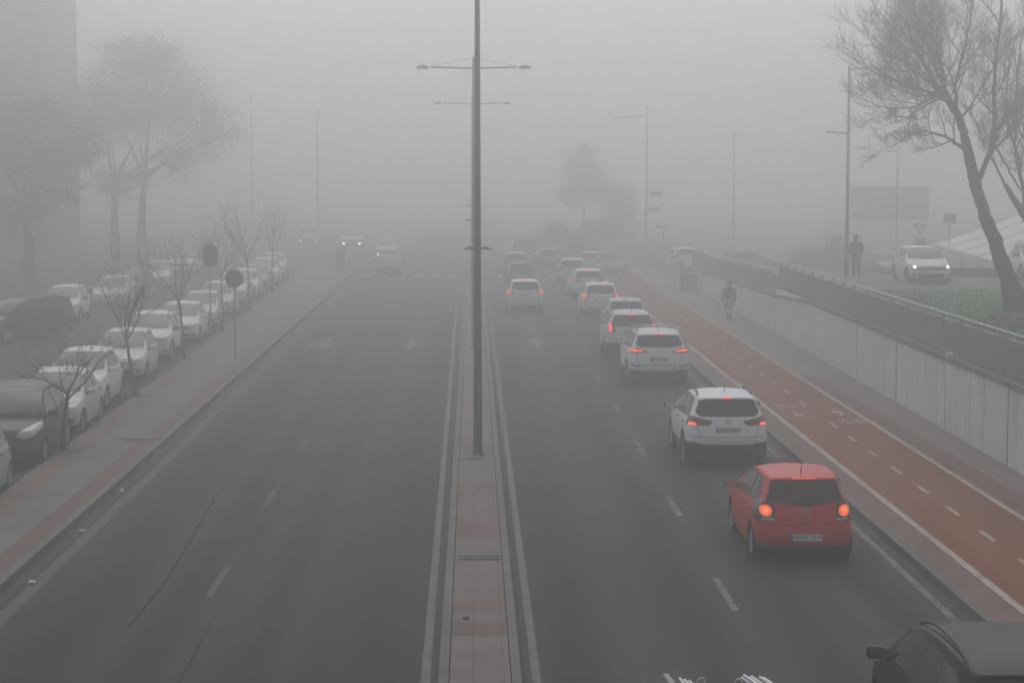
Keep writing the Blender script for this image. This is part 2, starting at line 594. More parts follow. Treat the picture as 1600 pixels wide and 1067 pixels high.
        me.materials.append(M['white'] if p.get('mirror_paint', True) else M['trim'])
        parts.append(('door_mirror', me, None, (0, 0, 0)))
        k = len(parts) - 1
        parts.append(('mirror_foot', MB().bbox(mx - .04, mx + .03, min(s * (w - .10), s * (w + .0)), max(s * (w - .10), s * (w + .0)), mz - .09, mz - .03, .012).mesh('mirror_foot', M['trim']), k, (0, 0, 0)))
        parts.append(('mirror_glass', MB().bbox(mx - .088, mx - .078, s * (w + .075) - .10, s * (w + .075) + .10, mz - .055, mz + .055, .004).mesh('mirror_glass', M['chrome']), k, (0, 0, 0)))
    # antenna
    ax, az = p.get('antenna', (bx(p['xr'] - .22), H - .015))
    parts.append(('antenna', MB().tube([(ax, 0, az - .03), (ax - .05, 0, az + .05), (ax - .13, 0, az + .20)], [.014, .008, .004], 6).mesh('antenna', M['trim']), None, (0, 0, 0)))
    # roof rails and cross bars
    if p.get('rails'):
        for s in (-1, 1):
            y = s * (p['rw'] * w - .035)
            x0, x1 = bx(p['xw'] + .18), bx(p['xr'] - .22)
            n = 7
            zt = lambda t: H + .012 - .10 * (2 * t - 1) ** 4 - .022 * (2 * t - 1) ** 2
            pts = [(x0 + (x1 - x0) * i / n, y - s * .03 * math.sin(math.pi * i / n), zt(i / n)) for i in range(n + 1)]
            parts.append(('roof_rail', MB().tube(pts, .021, 8).mesh('roof_rail', M[p['rails']]), None, (0, 0, 0)))
    if p.get('bars'):
        for t in (.30, .74):
            x = bx(p['xw'] + (p['xr'] - p['xw']) * t)
            b = MB().bbox(x - .035, x + .035, -p['rw'] * w - .06, p['rw'] * w + .06, H + .055, H + .085, .01)
            for s in (-1, 1):
                y = s * (p['rw'] * w - .02)
                b.box(x - .03, x + .03, y - .03, y + .03, H - .06, H + .056)
            parts.append(('roof_bar', b.mesh('roof_bar', M['plate']), None, (0, 0, 0)))
    # number plates
    for s, key2 in ((-1, 'rplate'), (1, 'fplate')):
        if key2 in p:
            z, x = p[key2]
            b = MB().bbox(-.26, .26, -.055, .055, -.006, .006, .003)
            T = Matrix.Translation((x, 0, z)) @ Matrix.Rotation(R(90 * s), 4, 'Z') @ Matrix.Rotation(R(90), 4, 'X')
            b.v = [tuple(T @ Vector(q)) for q in b.v]
            parts.append(('licence_plate', b.mesh('licence_plate', M['plate']), None, (0, 0, 0)))
            k = len(parts) - 1
            b = MB().box(-.262, -.215, -.054, .054, .0055, .008)
            b.v = [tuple(T @ Vector(q)) for q in b.v]
            parts.append(('blue_band', b.mesh('blue_band', M['plate_blue']), k, (0, 0, 0)))
            txt = p.get('ptxt') if s < 0 else None
            if txt:
                me = text_mesh(txt, .105, M['ink']).copy()
                xs = [v.co.x for v in me.vertices]; sx = .44 / (max(xs) - min(xs))
                ys = [v.co.y for v in me.vertices]; sy = .078 / (max(ys) - min(ys)); cy = .5 * (max(ys) + min(ys))
                for v in me.vertices: v.co = T @ Vector((v.co.x * sx + .022, (v.co.y - cy) * sy, v.co.z + .0085))
                parts.append(('plate_lettering', me, k, (0, 0, 0)))
    for fn in p.get('extra', []): fn(p, parts)
    CARS[key] = parts
    return parts

def ring_emblem(kind, x, y, z, r, sgn):
    """a badge of thin chrome strokes facing along sgn * x"""
    T = Matrix.Translation((x, y, z)) @ Matrix.Rotation(R(90 * sgn), 4, 'Z') @ Matrix.Rotation(R(90), 4, 'X')
    b = MB()
    n = 24
    pts = [T @ Vector((r * math.cos(2 * math.pi * k / n), r * math.sin(2 * math.pi * k / n), .004)) for k in range(n + 1)]
    b.tube(pts, r * .10, 6, cap=False)
    def stroke(ps, t=.09):
        b.tube([T @ Vector((u * r, v * r, .006)) for u, v in ps], r * t, 6)
    if kind == 'vw':
        stroke([(-.36, .88), (0, .12), (.36, .88)])
        stroke([(-.86, .40), (-.36, -.82), (0, .0), (.36, -.82), (.86, .40)])
    elif kind == 'bar':
        stroke([(-1.35, 0), (1.35, 0)], .20)
    elif kind == 'oval':
        stroke([(-.6, .3), (-.2, -.5), (.25, .5), (.6, -.3)])
    return b.mesh('emblem', M['chrome'])

def instance(key, name, loc, yaw, paint_m, label, group, cat='car', swap=None, skip=()):
    root = empty(name, loc, yaw, label, cat, group)
    objs = []
    for nm, me, par, lc in CARS[key]:
        if nm in skip: objs.append(None); continue
        if par is not None and objs[par] is None: objs.append(None); continue
        o = link(nm, me, root if par is None else objs[par])
        o.location = lc
        if nm in ('body',) or (nm == 'door_mirror' and me.materials[0].name == 'paint_white'):
            o.material_slots[0].link = 'OBJECT'
            o.material_slots[0].material = M[paint_m]
        elif swap and nm in swap:
            o.material_slots[0].link = 'OBJECT'
            o.material_slots[0].material = M[swap[nm]]
        objs.append(o)
    return root
# ---------------------------------------------------------------- car styles
def style(L, W, H, wb, fo, r, zb, zh, zc, xc, xw, xr, tail, **k):
    p = dict(L=L, W=W, H=H, wb=wb, fo=fo, r=r, zb=zb, zh=zh, zc=zc, xc=xc, xw=xw, xr=xr, tail=tail,
             gc=.2, rw=.70, rf=.075, rr=.07, nose=[.12, .03, .02, .04, .09, .14, .20], bf=.16, br=.09, ws=.13)
    p.update(k)
    w = W / 2
    rw = p['rw'] * w
    b = lambda d: L / 2 - d
    if 'screen' not in p:
        p['screen'] = [(0, zc + .02), (.80 * w, zc + .035), (rw + .01, H - .15), (rw - .05, H - .085), (0, H - .065)]
    if 'wins' not in p:
        z0, z1 = zb
        m = p.get('pillar', .5 * (xw + xr) - .05)
        e = p.get('wend', xr - .02)
        t = H - p.get('wtop', .15)
        k3 = p.get('q', 0)
        zm = z0 + (z1 - z0) * .5
        p['wintrim'] = [(b(xc + .34), z0 + .0), (b(xw + .02), t - .02), (b(xw + .30), t + .035), (b(m), t + .045), (b(xr - .45), t + .03), (b(e - .2), t - .02), (b(e), z1 + .10), (b(e - .03), z1 + .03)]
        f = [(b(xc + .44), z0 + .035), (b(xw + .10), t - .045), (b(xw + .30), t + .005), (b(m - .03), t + .012), (b(m - .03), zm + .03)]
        if k3:
            rwin = [(b(m + .06), zm + .03), (b(m + .06), t + .012), (b(k3 - .04), t + .0), (b(k3 - .01), z1 + .035)]
            q = [(b(k3 + .04), z1 + .04), (b(k3 + .0), t - .005), (b(e - .26), t - .04), (b(e - .06), z1 + .10), (b(e - .08), z1 + .045)]
            p['wins'] = [f, rwin, q]
        else:
            rwin = [(b(m + .06), zm + .03), (b(m + .06), t + .012), (b(xr - .50), t - .0), (b(e - .24), t - .045), (b(e - .05), z1 + .10), (b(e - .07), z1 + .045)]
            p['wins'] = [f, rwin]
    if 'lines' not in p:
        m = p.get('pillar', .5 * (xw + xr) - .05)
        g = p['gc'] + .12
        p['lines'] = [([(b(xc + .30), g + .05), (b(xc + .16), zb[0] - .2), (b(xc + .36), zb[0])], 'y', 1),
                      ([(b(m + .02), g), (b(m + .015), zb[0] + .0)], 'y', 1),
                      ([(b(fo + wb - r - .20), g), (b(fo + wb - r - .12), .52), (b(fo + wb + .02), zb[1] - .12), (b(fo + wb + .10), zb[1])], 'y', 1),
                      ([(b(xc + .30), g + .04), (b(m), g), (b(fo + wb - r - .20), g)], 'y', 1),
                      ([(0, p['bumpz']), (.70 * w, p['bumpz']), (.96 * w, p['bumpz'] + .05)], 'x', -1),
                      ([(.62 * w, p['bumpz']), (.70 * w, p['bumpz'] + .1), (.76 * w, zb[1] + .04)], 'x', -1),
                      ([(0, zh - .02), (.50 * w, zh - .03), (.80 * w, zh + .06)], 'x', 1)]
    # door handles
    def handles(p, parts):
        m = p.get('pillar', .5 * (xw + xr) - .05)
        for s in (-1, 1):
            for d in (m - .16, fo + wb - .06):
                y = s * (w - .012)
                parts.append(('door_handle', MB().bbox(b(d) - .10, b(d) + .10, y - .022, y + .022, zb[1] - .14, zb[1] - .105, .01).mesh('door_handle', M['trim']), None, (0, 0, 0)))
    p['extra'] = [handles] + p.get('extra', [])
    return p

def badge(kind, y, z, r, sgn):
    def fn(p, parts):
        parts.append(('emblem', ring_emblem(kind, p['surf'](y, z, sgn) + sgn * .004, y, z, r, sgn), None, (0, 0, 0)))
    return fn

def word(txt, y, z, h, sgn):
    def fn(p, parts):
        me = text_mesh(txt, h, M['chrome']).copy()
        T = Matrix.Translation((p['surf'](y, z, sgn) + sgn * .004, y, z)) @ Matrix.Rotation(R(90 * sgn), 4, 'Z') @ Matrix.Rotation(R(90), 4, 'X')
        for v in me.vertices: v.co = T @ v.co
        parts.append(('lettering', me, None, (0, 0, 0)))
    return fn

def wiper(y0, y1, z):
    def fn(p, parts):
        x = p['surf'](0, z, -1)
        parts.append(('rear_wiper', MB().tube([(x - .02, y0, z), (x - .03, (y0 + y1) / 2, z + .02), (x - .02, y1, z + .03)], .012, 6).mesh('rear_wiper', M['trim']), None, (0, 0, 0)))
    return fn

big = lambda z: [(-1.2, .05), (1.2, .05), (1.2, z), (-1.2, z)]

def front_std(w, zh, kind=0):
    """headlamps, grille and intakes of a typical small car nose"""
    if kind == 0:     # round-cornered lamps, slim grille
        return [('headlight', 'lens_clear', [(.50 * w, zh - .20), (.50 * w, zh - .10), (.66 * w, zh - .01), (.88 * w, zh + .06), (.95 * w, zh - .03), (.86 * w, zh - .17), (.66 * w, zh - .22)], 1, True, .003),
                ('grille', 'trim', [(-.44 * w, zh - .13), (.44 * w, zh - .13), (.42 * w, zh - .06), (-.42 * w, zh - .06)], 1, False, -.01),
                ('air_intake', 'trim', [(-.50 * w, .27), (.50 * w, .27), (.58 * w, .40), (-.58 * w, .40)], 1, False, -.01),
                ('fog_lamp_recess', 'trim', [(.66 * w, .30), (.84 * w, .32), (.84 * w, .42), (.68 * w, .41)], 1, True, -.006),
                ('front_valance', 'trim', big(.255), 1, False, 0)]
    if kind == 1:     # big swept lamps, hooded eyes
        return [('headlight', 'lens_clear', [(.44 * w, zh - .17), (.46 * w, zh - .07), (.68 * w, zh + .03), (.90 * w, zh + .10), (.95 * w, zh + .0), (.84 * w, zh - .14), (.64 * w, zh - .21)], 1, True, .003),
                ('grille', 'trim', [(-.40 * w, zh - .15), (.40 * w, zh - .15), (.36 * w, zh - .11), (-.36 * w, zh - .11)], 1, False, -.01),
                ('air_intake', 'trim', [(-.60 * w, .28), (.60 * w, .28), (.50 * w, .46), (-.50 * w, .46)], 1, False, -.012),
                ('fog_lamp_recess', 'trim', [(.70 * w, .33), (.86 * w, .36), (.84 * w, .45), (.72 * w, .42)], 1, True, -.006),
                ('front_valance', 'trim', big(.25), 1, False, 0)]
    if kind == 2:     # straight lamps joined by one dark grille band
        return [('grille', 'trim', [(-.55 * w, zh - .19), (.55 * w, zh - .19), (.60 * w, zh - .06), (-.60 * w, zh - .06)], 1, False, -.008),
                ('headlight', 'lens_clear', [(.54 * w, zh - .20), (.56 * w, zh - .06), (.90 * w, zh + .01), (.94 * w, zh - .07), (.86 * w, zh - .18)], 1, True, .003),
                ('air_intake', 'trim', [(-.55 * w, .26), (.55 * w, .26), (.62 * w, .42), (-.62 * w, .42)], 1, False, -.012),
                ('fog_lamp_recess', 'trim', [(.70 * w, .30), (.88 * w, .32), (.88 * w, .43), (.72 * w, .40)], 1, True, -.006),
                ('front_valance', 'trim', big(.25), 1, False, 0)]

S = {}
# small hatch with round tail lamps
w = .825
S['polo'] = style(3.90, 1.65, 1.46, 2.46, .78, .30, (.90, .95), .72, .94, .98, 1.86, 3.60,
    [(.14, .22), (.03, .36), (.0, .50), (.05, .70), (.09, .92), (.20, 1.20), (.30, 1.395)], bumpz=.66,
    rscreen=[(0, .955), (.56, 1.02), (.60, 1.06), (.51, 1.315), (.46, 1.335), (0, 1.345)],
    wend=3.42, mirror_paint=False, rplate=.455, fplate=.42, ptxt='6723 FJV', antenna=(1.95 - 3.30, 1.445),
    extra=[badge('vw', 0, .86, .058, -1), word('POLO', .36, .75, .045, -1), wiper(-.02, .36, .99)],
    decals=[('tail_light', 'lens_dark', [(.50, .985), (.70, 1.03), (.90, 1.03), (.90, .715), (.49, .715)], -1, True, .004),
            ('reversing_lamp', 'lens_clear', [(.50, .725), (.70, .725), (.70, .765), (.505, .765)], -1, True, .005),
            ('brake_lamp', 'lit_orange', circle(.632, .875, .092, 20), -1, True, .008),
            ('lamp_core', 'lit_core', circle(.632, .875, .045, 14), -1, True, .010),
            ('high_brake_lamp', 'lit_red', [(-.19, 1.372), (.19, 1.372), (.19, 1.386), (-.19, 1.386)], -1, False, .003),
            ('rear_valance', 'trim', big(.30), -1, False, 0)] + front_std(w, .72, 0))
# crossover with boomerang lamps and black cladding
w = .903
S['cross'] = style(4.38, 1.806, 1.59, 2.646, .90, .345, (1.0, 1.07), .86, 1.06, 1.08, 1.98, 4.02,
    [(.16, .30), (.03, .46), (.0, .64), (.06, .86), (.10, 1.08), (.24, 1.34), (.33, 1.52)], bumpz=.69, gc=.27, clad=.46,
    rscreen=[(0, 1.125), (.56, 1.135), (.645, 1.20), (.665, 1.28), (.59, 1.43), (.50, 1.465), (0, 1.48)],
    wend=3.86, q=3.25, pillar=2.62, rails='trim', mirror_paint=False, rplate=.85, fplate=.55, ptxt='3306 KYY', antenna=(2.19 - 3.55, 1.575),
    extra=[badge('bar', 0, 1.025, .05, -1)],
    decals=[('tail_light', 'lens_red', [(.32, 1.03), (.62, 1.09), (1.0, 1.20), (1.0, .98), (.80, .935), (.40, .935)], -1, True, .006),
            ('brake_lamp', 'lit_red', [(.66, .945), (.83, .945), (.82, 1.0), (.70, 1.0)], -1, True, .009),
            ('lamp_core', 'lit_core', [(.70, .955), (.81, .955), (.80, .985), (.72, .985)], -1, True, .011),
            ('high_brake_lamp', 'lit_red', [(-.11, 1.487), (.11, 1.487), (.11, 1.515), (-.11, 1.515)], -1, False, .003),
            ('rear_valance', 'trim', [(-1.2, .05), (1.2, .05), (1.2, .60), (.62, .57), (.52, .53), (-.52, .53), (-.62, .57), (-1.2, .60)], -1, False, .003),
            ('reflector', 'lens_red', [(.62, .535), (.80, .545), (.80, .575), (.64, .565)], -1, True, .006)] + front_std(w, .86, 1))
# crossover with slim wide lamps and roof bars
S['cross_bars'] = style(4.47, 1.85, 1.63, 2.67, .90, .35, (1.02, 1.08), .92, 1.10, 1.10, 2.0, 4.10,
    [(.16, .28), (.03, .44), (.0, .62), (.06, .86), (.10, 1.08), (.26, 1.36), (.36, 1.55)], bumpz=.64, gc=.26, clad=.42,
    rscreen=[(0, 1.15), (.50, 1.165), (.62, 1.20), (.67, 1.28), (.62, 1.44), (.54, 1.485), (0, 1.50)],
    wend=3.94, q=3.35, pillar=2.66, rails='chrome', bars=True, mirror_paint=False, rplate=.80, fplate=.55, ptxt='4152 KNP',
    extra=[badge('oval', 0, 1.05, .05, -1)],
    decals=[('tail_light', 'lens_red', [(.36, 1.03), (.56, 1.10), (.98, 1.17), (.98, 1.0), (.60, .985), (.40, 1.0)], -1, True, .006),
            ('brake_lamp', 'lit_red', [(.44, 1.035), (.58, 1.075), (.94, 1.12), (.94, 1.05), (.62, 1.02)], -1, True, .009),
            ('lamp_core', 'lit_core', [(.66, 1.04), (.78, 1.05), (.78, 1.085), (.66, 1.072)], -1, True, .011),
            ('high_brake_lamp', 'lit_red', [(-.15, 1.513), (.15, 1.513), (.15, 1.54), (-.15, 1.54)], -1, False, .003),
            ('reflector', 'lens_red', [(.56, .575), (.82, .60), (.82, .64), (.60, .625)], -1, True, .006),
            ('rear_valance', 'trim', [(-1.2, .05), (1.2, .05), (1.2, .50), (.66, .48), (.52, .44), (-.52, .44), (-.66, .48), (-1.2, .50)], -1, False, .003)] + front_std(w, .92, 1))
# taller crossover with claw shaped vertical lamps
S['claw'] = style(4.37, 1.837, 1.63, 2.61, .92, .34, (1.02, 1.08), .90, 1.10, 1.05, 1.95, 4.04,
    [(.16, .26), (.03, .42), (.0, .58), (.05, .86), (.09, 1.10), (.22, 1.36), (.32, 1.55)], bumpz=.74, gc=.24, clad=.40,
    rscreen=[(0, 1.13), (.52, 1.14), (.66, 1.19), (.68, 1.27), (.62, 1.44), (.52, 1.48), (0, 1.49)],
    wend=3.88, q=3.3, pillar=2.62, rails='trim', mirror_paint=False, rplate=.92, fplate=.5,
    decals=[('tail_light', 'lens_red', [(.66, 1.22), (.98, 1.32), (1.0, .94), (.62, .92), (.56, 1.0)], -1, True, .006),
            ('brake_lamp', 'lit_red', [(.70, 1.20), (.77, 1.23), (.80, .97), (.68, .95)], -1, True, .009),
            ('brake_lamp', 'lit_red', [(.84, 1.24), (.90, 1.26), (.92, .99), (.85, .98)], -1, True, .009),
            ('high_brake_lamp', 'lit_red', [(-.16, 1.50), (.16, 1.50), (.16, 1.54), (-.16, 1.54)], -1, False, .003),
            ('bumper_strip', 'chrome', [(-.72, .68), (.72, .68), (.72, .72), (-.72, .72)], -1, False, .006),
            ('rear_valance', 'trim', [(-1.2, .05), (1.2, .05), (1.2, .56), (-1.2, .56)], -1, False, .003)] + front_std(w, .90, 1))
# supermini, tall narrow lamps high on the corners
w = .848
S['mini'] = style(3.95, 1.695, 1.50, 2.51, .82, .30, (.94, 1.02), .78, 1.0, .95, 1.85, 3.66,
    [(.14, .22), (.03, .36), (.0, .52), (.05, .74), (.09, .98), (.20, 1.24), (.32, 1.43)], bumpz=.62,
    rscreen=[(0, 1.03), (.52, 1.06), (.61, 1.10), (.54, 1.345), (.48, 1.37), (0, 1.38)],
    wend=3.46, rplate=.80, fplate=.42,
    extra=[badge('oval', 0, .72, .05, 1)],
    decals=[('tail_light', 'lens_red', [(.52, .84), (.56, 1.0), (.90, 1.06), (.92, .84)], -1, True, .006),
            ('brake_lamp', 'lit_red', [(.60, .88), (.62, .97), (.80, 1.0), (.80, .88)], -1, True, .009),
            ('high_brake_lamp', 'lit_red', [(-.12, 1.40), (.12, 1.40), (.12, 1.425), (-.12, 1.425)], -1, False, .003),
            ('rear_valance', 'trim', big(.33), -1, False, 0)] + front_std(w, .78, 1))
# low hatch, used for parked cars seen from the front
w = .82
S['hatch'] = style(3.82, 1.646, 1.44, 2.49, .80, .295, (.90, .96), .74, .95, .96, 1.82, 3.52,
    [(.14, .22), (.03, .36), (.0, .50), (.05, .70), (.09, .92), (.20, 1.18), (.30, 1.375)], bumpz=.6,
    rscreen=[(0, .98), (.54, 1.0), (.58, 1.04), (.51, 1.29), (.46, 1.31), (0, 1.32)],
    wend=3.34, rplate=.70, fplate=.40, rails=None,
    extra=[badge('oval', 0, .66, .045, 1)],
    decals=[('tail_light', 'lens_red', [(.60, .80), (.64, 1.04), (.90, 1.06), (.90, .78)], -1, True, .005),
            ('rear_valance', 'trim', big(.3), -1, False, 0)] + front_std(w, .74, 0))
# small people carrier: tall, short bonnet
w = .87
S['mpv'] = style(4.05, 1.74, 1.62, 2.62, .80, .305, (1.0, 1.06), .84, 1.06, .80, 1.66, 3.78,
    [(.14, .22), (.03, .38), (.0, .56), (.04, .80), (.07, 1.06), (.16, 1.34), (.26, 1.54)], bumpz=.66,
    rscreen=[(0, 1.06), (.56, 1.08), (.61, 1.12), (.56, 1.44), (.50, 1.48), (0, 1.49)],
    wend=3.62, q=3.0, pillar=2.30, rplate=.82, fplate=.45, mirror_paint=False,
    extra=[badge('bar', 0, .755, .06, 1)],
    decals=[('tail_light', 'lens_red', [(.66, .86), (.68, 1.3), (.92, 1.32), (.92, .84)], -1, True, .005),
            ('rear_valance', 'trim', big(.3), -1, False, 0)] + front_std(w, .84, 1))
# upright white hatch with a single grille band and headlamps
w = .875
S['band'] = style(4.06, 1.75, 1.45, 2.55, .82, .315, (.90, .96), .76, .96, 1.02, 1.92, 3.76,
    [(.14, .22), (.03, .36), (.0, .52), (.05, .72), (.09, .94), (.20, 1.19), (.30, 1.38)], bumpz=.62,
    rscreen=[(0, .99), (.56, 1.01), (.62, 1.06), (.55, 1.30), (.48, 1.325), (0, 1.335)],
    wend=3.58, rplate=.72, fplate=.46,
    extra=[badge('vw', 0, .64, .06, 1)],
    decals=[('tail_light', 'lens_red', [(.50, .80), (.50, .94), (.92, .96), (.92, .78)], -1, True, .005),
            ('rear_valance', 'trim', big(.3), -1, False, 0)] + front_std(w, .76, 2))
# dark people carrier seen from above, with roof rails
w = .9
S['rails'] = style(4.35, 1.80, 1.64, 2.7, .86, .32, (1.02, 1.07), .86, 1.08, .86, 1.62, 4.10,
    [(.14, .22), (.03, .38), (.0, .56), (.04, .80), (.07, 1.06), (.12, 1.36), (.20, 1.57)], bumpz=.66, rw=.72,
    rscreen=[(0, 1.08), (.58, 1.10), (.64, 1.14), (.58, 1.46), (.52, 1.50), (0, 1.51)],
    wend=3.92, q=3.15, pillar=2.36, rails='trim', rplate=.82, fplate=.45,
    decals=[('tail_light', 'lens_red', [(.70, .90), (.72, 1.4), (.95, 1.42), (.95, .86)], -1, True, .005),
            ('high_brake_lamp', 'lens_red', [(-.16, 1.53), (.16, 1.53), (.16, 1.555), (-.16, 1.555)], -1, False, .003),
            ('rear_valance', 'trim', big(.3), -1, False, 0)] + front_std(w, .86, 1))
# crossover, parked, seen from the front
w = .88
S['suv'] = style(4.15, 1.77, 1.56, 2.56, .84, .33, (1.0, 1.06), .88, 1.06, .98, 1.84, 3.84,
    [(.15, .26), (.03, .42), (.0, .58), (.05, .82), (.09, 1.06), (.20, 1.32), (.30, 1.49)], bumpz=.68, gc=.24, clad=.40,
    rscreen=[(0, 1.09), (.54, 1.10), (.62, 1.15), (.58, 1.40), (.50, 1.43), (0, 1.44)],
    wend=3.68, rails='trim', rplate=.84, fplate=.5, mirror_paint=False,
    extra=[badge('oval', 0, .78, .05, 1)],
    decals=[('tail_light', 'lens_red', [(.56, .92), (.58, 1.06), (.92, 1.10), (.92, .88)], -1, True, .005),
            ('rear_valance', 'trim', big(.5), -1, False, .003)] + front_std(w, .88, 2))
S['band_lit'] = dict(S['band'])
w = .875
S['band_lit']['decals'] = S['band']['decals'] + [('lit_headlamp', 'lit_white', circle(.655, .69, .055, 14), 1, True, .007)]
for k in S:
    car_model(k, S[k], 3)
# ---------------------------------------------------------------- ground materials
def node_mat(name, rough=.8):
    m, nt, b = nt_new(name)
    b.inputs['Roughness'].default_value = rough
    b.inputs['Specular IOR Level'].default_value = .18
    tc = nt.nodes.new('ShaderNodeTexCoord')
    return m, nt, b, tc

def mapped(nt, tc, sx, sy, sz=1.0, rot=0.0):
    mp = nt.nodes.new('ShaderNodeMapping')
    mp.inputs['Scale'].default_value = (sx, sy, sz)
    mp.inputs['Rotation'].default_value = (0, 0, rot)
    nt.links.new(tc.outputs['Object'], mp.inputs['Vector'])
    return mp.outputs['Vector']

def noise(nt, vec, scale, detail=5, rough=.6, lo=.35, hi=.65, a=0.0, b=1.0):
    n = nt.nodes.new('ShaderNodeTexNoise')
    n.inputs['Scale'].default_value = scale; n.inputs['Detail'].default_value = detail; n.inputs['Roughness'].default_value = rough
    nt.links.new(vec, n.inputs['Vector'])
    r = nt.nodes.new('ShaderNodeMapRange')
    r.inputs['From Min'].default_value = lo; r.inputs['From Max'].default_value = hi
    r.inputs['To Min'].default_value = a; r.inputs['To Max'].default_value = b
    nt.links.new(n.outputs['Fac'], r.inputs['Value'])
    return r.outputs['Result']

def mixc(nt, fac, A, B, blend='MIX'):
    mx = nt.nodes.new('ShaderNodeMix'); mx.data_type = 'RGBA'; mx.blend_type = blend
    for k, v in (('A', A), ('B', B)):
        if isinstance(v, tuple): mx.inputs[k].default_value = (*v, 1)
        else: nt.links.new(v, mx.inputs[k])
    if isinstance(fac, float): mx.inputs['Factor'].default_value = fac
    else: nt.links.new(fac, mx.inputs['Factor'])
    return mx.outputs['Result']

def mul(nt, a, b):
    m = nt.nodes.new('ShaderNodeMath'); m.operation = 'MULTIPLY'
    for i, v in enumerate((a, b)):
        if isinstance(v, float): m.inputs[i].default_value = v
        else: nt.links.new(v, m.inputs[i])
    return m.outputs[0]

def bump(nt, b, h, strength=.3, dist=.01):
    bp = nt.nodes.new('ShaderNodeBump'); bp.inputs['Strength'].default_value = strength; bp.inputs['Distance'].default_value = dist
    nt.links.new(h, bp.inputs['Height']); nt.links.new(bp.outputs['Normal'], b.inputs['Normal'])

def asphalt(name, base, lanes=True):
    m, nt, b, tc = node_mat(name, .72)
    v = mapped(nt, tc, 1, 1)
    fine = noise(nt, v, 55, 3, .7)
    big = noise(nt, mapped(nt, tc, .55, .10), 1.0, 6, .6, .35, .68)
    c = mixc(nt, fine, tuple(x * .72 for x in base), tuple(x * 1.22 for x in base))
    c = mixc(nt, mul(nt, big, .04), c, tuple(x * 1.45 for x in base))
    streak = noise(nt, mapped(nt, tc, 1.15, .012), 1.0, 4, .55, .42, .66)
    c = mixc(nt, mul(nt, streak, .8), c, tuple(x * .58 for x in base))
    patch = noise(nt, mapped(nt, tc, .22, .07), 1.0, 2, .5, .52, .60)
    c = mixc(nt, mul(nt, patch, .0), c, (base[0] * .7, base[1] * .72, base[2] * .76))
    if lanes:
        # wheel paths polished by traffic: darker bands at fixed places across the road
        sp = nt.nodes.new('ShaderNodeSeparateXYZ'); nt.links.new(tc.outputs['Object'], sp.inputs[0])
        for x0, wd in ((-5.75, .75), (-4.35, .35), (-2.9, .38), (-1.25, .55), (1.35, .55), (3.2, .42), (4.55, .48), (6.15, .42)):
            su = nt.nodes.new('ShaderNodeMath'); su.operation = 'SUBTRACT'; su.inputs[1].default_value = x0
            nt.links.new(sp.outputs['X'], su.inputs[0])
            ab = nt.nodes.new('ShaderNodeMath'); ab.operation = 'ABSOLUTE'; nt.links.new(su.outputs[0], ab.inputs[0])
            mr = nt.nodes.new('ShaderNodeMapRange'); mr.interpolation_type = 'SMOOTHSTEP'
            mr.inputs['From Min'].default_value = wd * 1.3; mr.inputs['From Max'].default_value = 0
            mr.inputs['To Max'].default_value = .95
            nt.links.new(ab.outputs[0], mr.inputs['Value'])
            c = mixc(nt, mr.outputs['Result'], c, tuple(x * .55 for x in base))
    nt.links.new(c, b.inputs['Base Color'])
    rr = noise(nt, mapped(nt, tc, .8, .1), 1.5, 4, .5, .3, .7, .76, .86)
    nt.links.new(rr, b.inputs['Roughness'])
    bump(nt, b, fine, .35, .006)
    return m

def tiles(name, c1, c2, mortar, tw, th, rot=0.0, stain=.5, off=.5):
    m, nt, b, tc = node_mat(name, .75)
    br = nt.nodes.new('ShaderNodeTexBrick')
    br.offset = off
    br.inputs['Color1'].default_value = (*c1, 1); br.inputs['Color2'].default_value = (*c2, 1); br.inputs['Mortar'].default_value = (*mortar, 1)
    br.inputs['Scale'].default_value = 1.0
    br.inputs['Brick Width'].default_value = tw; br.inputs['Row Height'].default_value = th
    br.inputs['Mortar Size'].default_value = .008; br.inputs['Mortar Smooth'].default_value = .2
    nt.links.new(mapped(nt, tc, 1, 1, 1, rot), br.inputs['Vector'])
    st = noise(nt, mapped(nt, tc, .7, .8), 1.5, 6, .68, .42, .66)
    c = mixc(nt, mul(nt, st, stain), br.outputs['Color'], tuple(x * .42 for x in c1))
    sp = noise(nt, mapped(nt, tc, 1, 1), 28, 3, .7, .35, .7)
    c = mixc(nt, mul(nt, sp, .25), c, tuple(x * 1.25 for x in c2))
    nt.links.new(c, b.inputs['Base Color'])
    bump(nt, b, br.outputs['Fac'], -.25, .008)
    return m

def worn_paint(name, col, under, lo=.42, hi=.60):
    m, nt, b, tc = node_mat(name, .7)
    w1 = noise(nt, mapped(nt, tc, 1, .5), 5, 7, .75, lo, hi)
    c = mixc(nt, w1, col, under)
    d = noise(nt, mapped(nt, tc, 1, .25), 1.3, 4, .6, .35, .7)
    c = mixc(nt, mul(nt, d, .35), c, under)
    nt.links.new(c, b.inputs['Base Color'])
    return m

def concrete(name, col, streaks=True):
    m, nt, b, tc = node_mat(name, .85)
    n1 = noise(nt, mapped(nt, tc, 1, 1), 1.4, 7, .65, .3, .7)
    c = mixc(nt, n1, tuple(x * .82 for x in col), tuple(x * 1.1 for x in col))
    if streaks:
        s1 = noise(nt, mapped(nt, tc, 2.2, 2.2, .16), 1.0, 6, .7, .50, .72)
        c = mixc(nt, mul(nt, s1, .8), c, (col[0] * .50, col[1] * .50, col[2] * .48))
        s2 = noise(nt, mapped(nt, tc, .8, .8, .4), 1.0, 4, .6, .52, .68)
        c = mixc(nt, mul(nt, s2, .35), c, (col[0] * .78, col[1] * .70, col[2] * .60))
    f = noise(nt, mapped(nt, tc, 1, 1), 40, 3, .7)
    c = mixc(nt, mul(nt, f, .18), c, tuple(x * .7 for x in col))
    nt.links.new(c, b.inputs['Base Color'])
    bump(nt, b, f, .2, .004)
    return m

